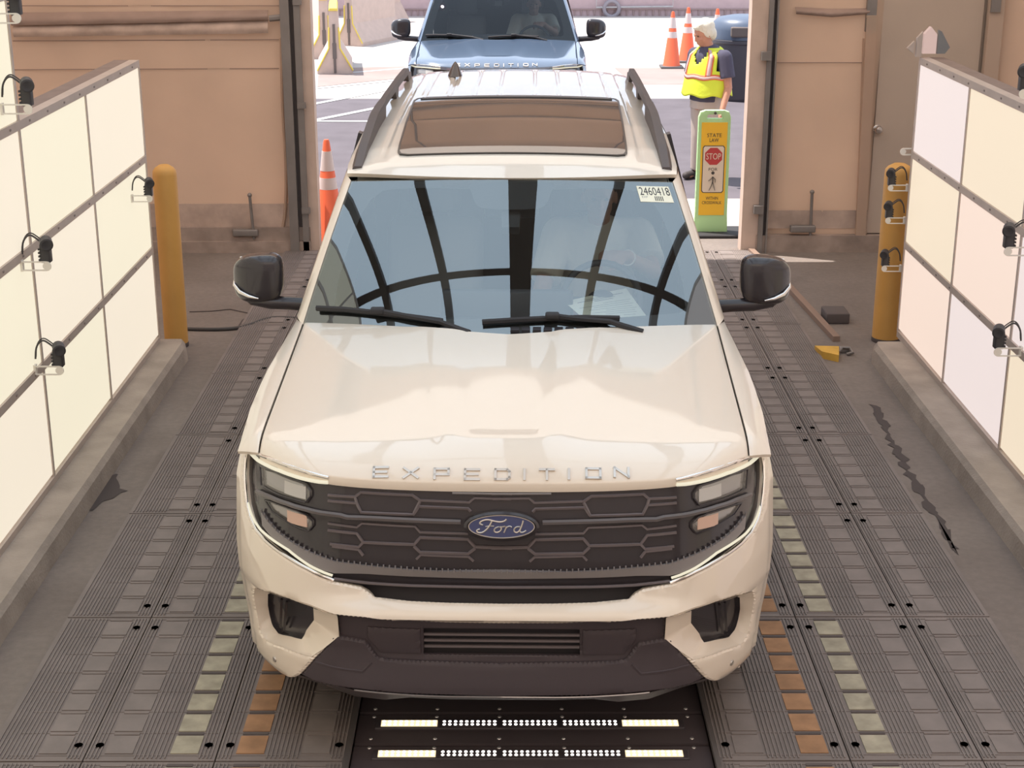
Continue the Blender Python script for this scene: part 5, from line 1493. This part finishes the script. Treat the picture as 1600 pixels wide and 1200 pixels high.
def hand_parts(mb, wrist, R, s=1.0, curl=.5, side=1):
    """R maps local axes: x across the palm, y along the fingers, z out of the back of the hand"""
    W = Vector(wrist); P = lambda x, y, z: W + R @ (Vector((x, y, z)) * s)
    mb.ell(P(0, .045, 0), (.040 * s, .050 * s, .016 * s), rot=R, n=16, m=10)
    mb.cap(P(0, -.02, 0), P(0, .03, 0), .026 * s, .028 * s)
    for i, (x, L) in enumerate(((-.030, .068), (-.010, .078), (.011, .072), (.030, .058))):
        a = curl * (1 + .08 * i); p = Vector((x, .085, 0)); ang = 0
        for j, f in enumerate((.45, .32, .23)):
            ang += a * (.9, 1.1, .8)[j]; q = p + Vector((0, cos(ang), -sin(ang))) * L * f
            mb.cap(W + R @ (p * s), W + R @ (q * s), (.0098 - .001 * j) * s, (.0090 - .001 * j) * s, n=10); p = q
    tx = side
    a0 = Vector((tx * .030, .018, -.004)); a1 = Vector((tx * .058, .050, -.014)); a2 = Vector((tx * .060 - tx * .012 * curl, .078, -.022 - .015 * curl))
    mb.cap(W + R @ (a0 * s), W + R @ (a1 * s), .013 * s, .011 * s, n=10); mb.cap(W + R @ (a1 * s), W + R @ (a2 * s), .0105 * s, .009 * s, n=10)
def face_details(par, c, R, s=1.0, hairm=None):
    mb = MB()
    for q in (-1, 1): mb.ell(Vector(c) + R @ (Vector((q * .030, -.079, .003)) * s), (.011 * s, .006 * s, .007 * s), rot=R, n=12, m=8)
    mb.build('eyes', mat('eye_dark', (.08, .06, .05), .3), par, smooth=60)

# ---- worker in the yellow vest
yw = 16.35
hc = onY(1101, 52, yw); gx = hc.x + .03
wk = empty('person', (0, 0, 0), 0, 'white-haired person in a lime safety vest standing behind the crosswalk sign, looking left', 'person')
RH = Matrix.Rotation(radians(-68), 3, 'Z') @ Matrix.Rotation(radians(20), 3, 'X')     # face turned to the left of the photo and down
hip = Vector((gx + .02, yw + .03, .93)); sh = Vector((gx + .035, yw + .02, hc.z - .27)); nk = Vector((gx + .025, yw + .01, hc.z - .14))
tz = sh.z
mb = MB(); head_parts(mb, hc + Vector((-.01, 0, 0)), RH, 1.12)
mb.cap(nk + Vector((.01, 0, -.06)), hc + Vector((.01, 0, -.05)), .062, .058)
mb.cap(hip, hip + Vector((0, 0, .12)), .15, .16); mb.cap(hip + Vector((0, 0, .12)), sh, .17, .15)
TW = Vector((cos(radians(-48)), sin(radians(-48)), 0))        # shoulder line, camera-side shoulder to the right
shR = sh + TW * .20 + Vector((0, 0, .03)); shL = sh - TW * .20 + Vector((0, 0, .03))
mb.cap(shL, shR, .065, .065)
el = shR + Vector((.045, -.06, -.30)); wr = el + Vector((-.075, -.12, -.24))
mb.cap(shR, el, .060, .044); mb.cap(el, wr, .044, .028)
el2 = shL + Vector((-.06, .02, -.28)); wr2 = el2 + Vector((.05, -.16, -.14)); mb.cap(shL, el2, .055, .044); mb.cap(el2, wr2, .042, .028)
d = (wr - el).normalized(); zc_ = Vector((1, .2, 0)); xx_ = d.cross(zc_).normalized(); zz_ = xx_.cross(d).normalized()
hand_parts(mb, wr, Matrix((xx_, d, zz_)).transposed(), 1.05, .55, 1)
d = (wr2 - el2).normalized(); xx_ = d.cross(Vector((0, 0, 1))).normalized(); zz_ = xx_.cross(d).normalized(); hand_parts(mb, wr2, Matrix((xx_, d, zz_)).transposed(), 1.05, .5, -1)
for q in (-1, 1):
    hj = hip + TW * (.09 * q) + Vector((0, 0, -.02)); kn = hj + Vector((.0, -.02, -.43)); an = Vector((kn.x, kn.y + .03, .09)); mb.cap(hj, kn, .09, .062); mb.cap(kn, an, .058, .042); mb.cap(an + Vector((0, .02, -.04)), an + Vector((-.10, -.08, -.05)), .04, .03)
blob('body', mb, M_skin, wk, .010, 3)
face_details(wk, hc + Vector((-.01, 0, 0)), RH, 1.12)
mb = MB(); H = lambda o, r: mb.ell(hc + Vector((-.01, 0, 0)) + RH @ Vector(o), r, rot=RH, n=20, m=14)
H((0, .030, .055), (.100, .112, .098)); H((0, -.040, .105), (.082, .055, .040)); H((0, .075, -.02), (.086, .062, .09)); H((.072, .03, .01), (.032, .06, .06)); H((-.072, .03, .01), (.032, .06, .06)); H((.02, -.07, .095), (.055, .035, .028))
blob('hair', mb, M_hairw, wk, .008, 2)
mb = MB(); mb.cap(hip + Vector((0, 0, -.08)), sh + Vector((0, 0, .0)), .185, .165, flat0=True); mb.cap(shL, shR, .085, .085)
mb.cap(shR, lerp(shR, el, .68), .086, .088, flat1=True); mb.cap(shL, lerp(shL, el2, .68), .08, .075, flat1=True); mb.cap(sh, nk + Vector((0, 0, -.01)), .12, .075, flat1=True)
blob('navy_shirt', mb, M_navy, wk, .010, 2)
mb = MB(); mb.cap(hip + Vector((0, 0, -.16)), hip + Vector((0, 0, .05)), .175, .17, flat0=True)
for q in (-1, 1):
    hj = hip + TW * (.09 * q) + Vector((0, 0, -.05)); mb.cap(hj, hj + Vector((0, -.02, -.40)), .105, .085); mb.cap(hj + Vector((0, -.02, -.40)), Vector((hj.x, hj.y + .01, .10)), .085, .075, flat1=True)
blob('trousers', mb, M_trous, wk, .010, 2)
mb = MB(); 
for q in (-1, 1): a = hip + TW * (.09 * q); mb.cap(Vector((a.x, a.y + .04, .05)), Vector((a.x - .13, a.y - .08, .045)), .05, .04)
mb.build('shoes', M_shoe, wk, smooth=60)
# vest: an open shell round the trunk with deep arm holes
BX = TW; BY = Vector((-BX.y, BX.x, 0))
def trunk(th, v, off=0.0):
    z = lerp(hip.z - .02, tz + .12, v); w_ = interp(v, [0, .3, .6, .85, 1], [.275, .25, .238, .222, .12]) + off; dd = interp(v, [0, .3, .6, .85, 1], [.235, .215, .19, .15, .10]) + off
    cxy = hip.lerp(sh, v); p = Vector((cxy.x, cxy.y, z)) + BX * cos(th) * w_ + BY * sin(th) * dd
    return p + Vector((0, 0, .012 * sin(th * 7) * (1 - v)))
vs = MB(); rows = []
N = 64; Kv = 24
keep = MB()
G = [[trunk(2 * pi * i / N, j / Kv) for i in range(N)] for j in range(Kv + 1)]
vv = [p for r in G for p in r]; fs = []
for j in range(Kv):
    for i in range(N):
        th = 2 * pi * (i + .5) / N; v = (j + .5) / Kv
        side = min(abs(th), abs(th - 2 * pi)); s2 = abs(th - pi)
        if v > .55 and (side < .55 or s2 < .55) and v < .93: continue
        # V neck at the front (front is towards -BY)
        f = abs(th - 1.5 * pi)
        if v > .62 and f < (v - .62) * 1.5: continue
        fs.append((j * N + i, j * N + (i + 1) % N, (j + 1) * N + (i + 1) % N, (j + 1) * N + i))
keep.add(vv, fs); o = keep.build('safety_vest', M_vest, wk, smooth=70)
sl = o.modifiers.new('t', 'SOLIDIFY'); sl.thickness = .012; sl.offset = 1
def band(v0, v1, th0, th1, off, m, name, n=40):
    b_ = MB(); rows = [[trunk(lerp(th0, th1, i / n), lerp(v0, v1, j / 3), off) for i in range(n + 1)] for j in range(4)]
    b_.grid(rows); o = b_.build(name, m, wk, smooth=70, fix=False); q = o.modifiers.new('t', 'SOLIDIFY'); q.thickness = .004; return o
band(.36, .47, 0, 2 * pi, .016, M_orst, 'waist_stripe'); band(.385, .435, 0, 2 * pi, .021, M_silver, 'waist_stripe')
for th0 in (4.0, 5.35, 1.2, 2.0):
    for dw, off, m_ in ((.15, .016, M_orst), (.08, .021, M_silver)):
        b_ = MB(); b_.grid([[trunk(th0 + k * dw, .45 + .53 * j / 16, off) for k in (-1, 0, 1)] for j in range(17)]); o = b_.build('shoulder_stripe', m_, wk, smooth=70, fix=False); q = o.modifiers.new('t', 'SOLIDIFY'); q.thickness = .004

# ---- drivers
def driver(root_loc, ang, lab, paper=True):
    dr = empty('person', root_loc, -ang, lab, 'person')
    HC = Vector((.435, 2.86, 1.575)); R0 = Matrix.Rotation(0, 3, 'Z')
    mb = MB(); head_parts(mb, HC, R0, 1.08); mb.cap(HC + Vector((0, .02, -.22)), HC + Vector((0, .01, -.06)), .06, .056)
    CH = Vector((.435, 2.93, 1.28)); mb.cap(Vector((.435, 3.0, .90)), CH, .16, .17)
    sR = Vector((.64, 2.92, 1.37)); sL = Vector((.23, 2.92, 1.37)); mb.cap(sL, sR, .07, .07)
    eR = Vector((.70, 2.66, 1.24)); wR = Vector((.545, 2.455, 1.365))     # arm at the right of the photo reaches over the rim
    mb.cap(sR, eR, .058, .045); mb.cap(eR, wR, .045, .030)
    d = (Vector((.43, 2.41, 1.375)) - wR).normalized(); zz = Vector((0, -.55, .83)); xx = d.cross(zz).normalized(); zz = xx.cross(d).normalized()
    hand_parts(mb, wR, Matrix((xx, d, zz)).transposed(), 1.1, .75, -1)
    eL = Vector((.14, 2.68, 1.12)); wL = Vector((.25, 2.42, 1.10)); mb.cap(sL, eL, .058, .045); mb.cap(eL, wL, .045, .030)
    d = (Vector((.27, 2.33, 1.14)) - wL).normalized(); zz = Vector((0, -.3, 1)); xx = d.cross(zz).normalized(); zz = xx.cross(d).normalized(); hand_parts(mb, wL, Matrix((xx, d, zz)).transposed(), 1.05, .8, 1)
    for q in (-.11, .11): mb.cap(Vector((.435 + q, 2.95, .93)), Vector((.435 + q, 2.48, .96)), .09, .07); mb.cap(Vector((.435 + q, 2.48, .96)), Vector((.435 + q, 2.25, .60)), .065, .05)
    blob('body', mb, M_skind, dr, .009, 2); face_details(dr, HC, R0, 1.08)
    mb = MB(); mb.ell(HC + Vector((0, .028, .045)), (.09, .105, .088)); blob('hair', mb, M_hairb, dr, .01, 2)
    mb = MB(); mb.cap(Vector((.435, 3.0, .88)), CH, .185, .195, flat0=True); mb.cap(sL, sR, .085, .085); mb.cap(CH, HC + Vector((0, .02, -.185)), .15, .085, flat1=True)
    mb.cap(sR, sR.lerp(eR, .78), .088, .082, flat1=True); mb.cap(sL, sL.lerp(eL, .78), .088, .082, flat1=True)
    blob('white_shirt', mb, M_tee, dr, .01, 2)
    return dr
drv = driver(CAR, CARA, 'person in a white tee shirt driving the white SUV, one hand over the steering wheel')
driver(Vector((-.135, 16.85, 0)), CARA2, 'person in a white tee shirt at the wheel of the black SUV behind')
mb = MB(); mb.tube([Vector((.563 + .034 * cos(a), 2.475 + .01 * sin(a) , 1.352 + .036 * sin(a))) for a in [2 * pi * k / 16 for k in range(16)]], .006, closed=True)
mb.build('bracelet', M_badge, drv, smooth=50)
# ---- paper on the dashboard
def dash_paper(loc, ang, pts, lab):
    P = pts; mb = MB(); n = (P[1] - P[0]).cross(P[3] - P[0]).normalized(); 
    if n.z < 0: n = -n
    mb.add(P + [p - n * .002 for p in P], [(0, 1, 2, 3), (7, 6, 5, 4), (0, 4, 5, 1), (1, 5, 6, 2), (2, 6, 7, 3), (3, 7, 4, 0)], 0)
    for v, a, b in ((.86, .3, .9), (.80, .15, .75), (.74, .4, .7), (.62, .5, .95), (.55, .1, .9), (.48, .3, .95), (.40, .2, .9), (.33, .45, .95), (.26, .2, .9), (.19, .4, .9), (.12, .1, .3), (.10, .65, .85)):
        q0 = P[0].lerp(P[1], a).lerp(P[3].lerp(P[2], a), v); q1 = P[0].lerp(P[1], b).lerp(P[3].lerp(P[2], b), v); d = (q1 - q0).normalized(); s_ = n.cross(d) * (.0022 if v > .7 else .0012)
        mb.add([q0 - s_ + n * .001, q1 - s_ + n * .001, q1 + s_ + n * .001, q0 + s_ + n * .001], [(0, 1, 2, 3)], 1)
    o = mb.build('paper_sheet', [M_paper, M_ink], None, fix=True); o.location = loc; o.rotation_euler = (0, 0, -ang); tag(o, lab, 'paper'); return o
def dz(px, py, z): d = d2c(ray(px, py)); return CO + d * ((z - CO.z) / d.z)
PP = [dz(914, 499, 1.20), dz(1011, 495, 1.20), dz(978, 450, 1.215), dz(881, 471, 1.215)]
print('paper', PP)
dash_paper(CAR, CARA, PP, 'cream printed sheet of paper on the dashboard of the white SUV')
dash_paper(Vector((-.135, 16.85, 0)), CARA2, PP, 'pale sheet of paper on the dashboard of the black SUV')
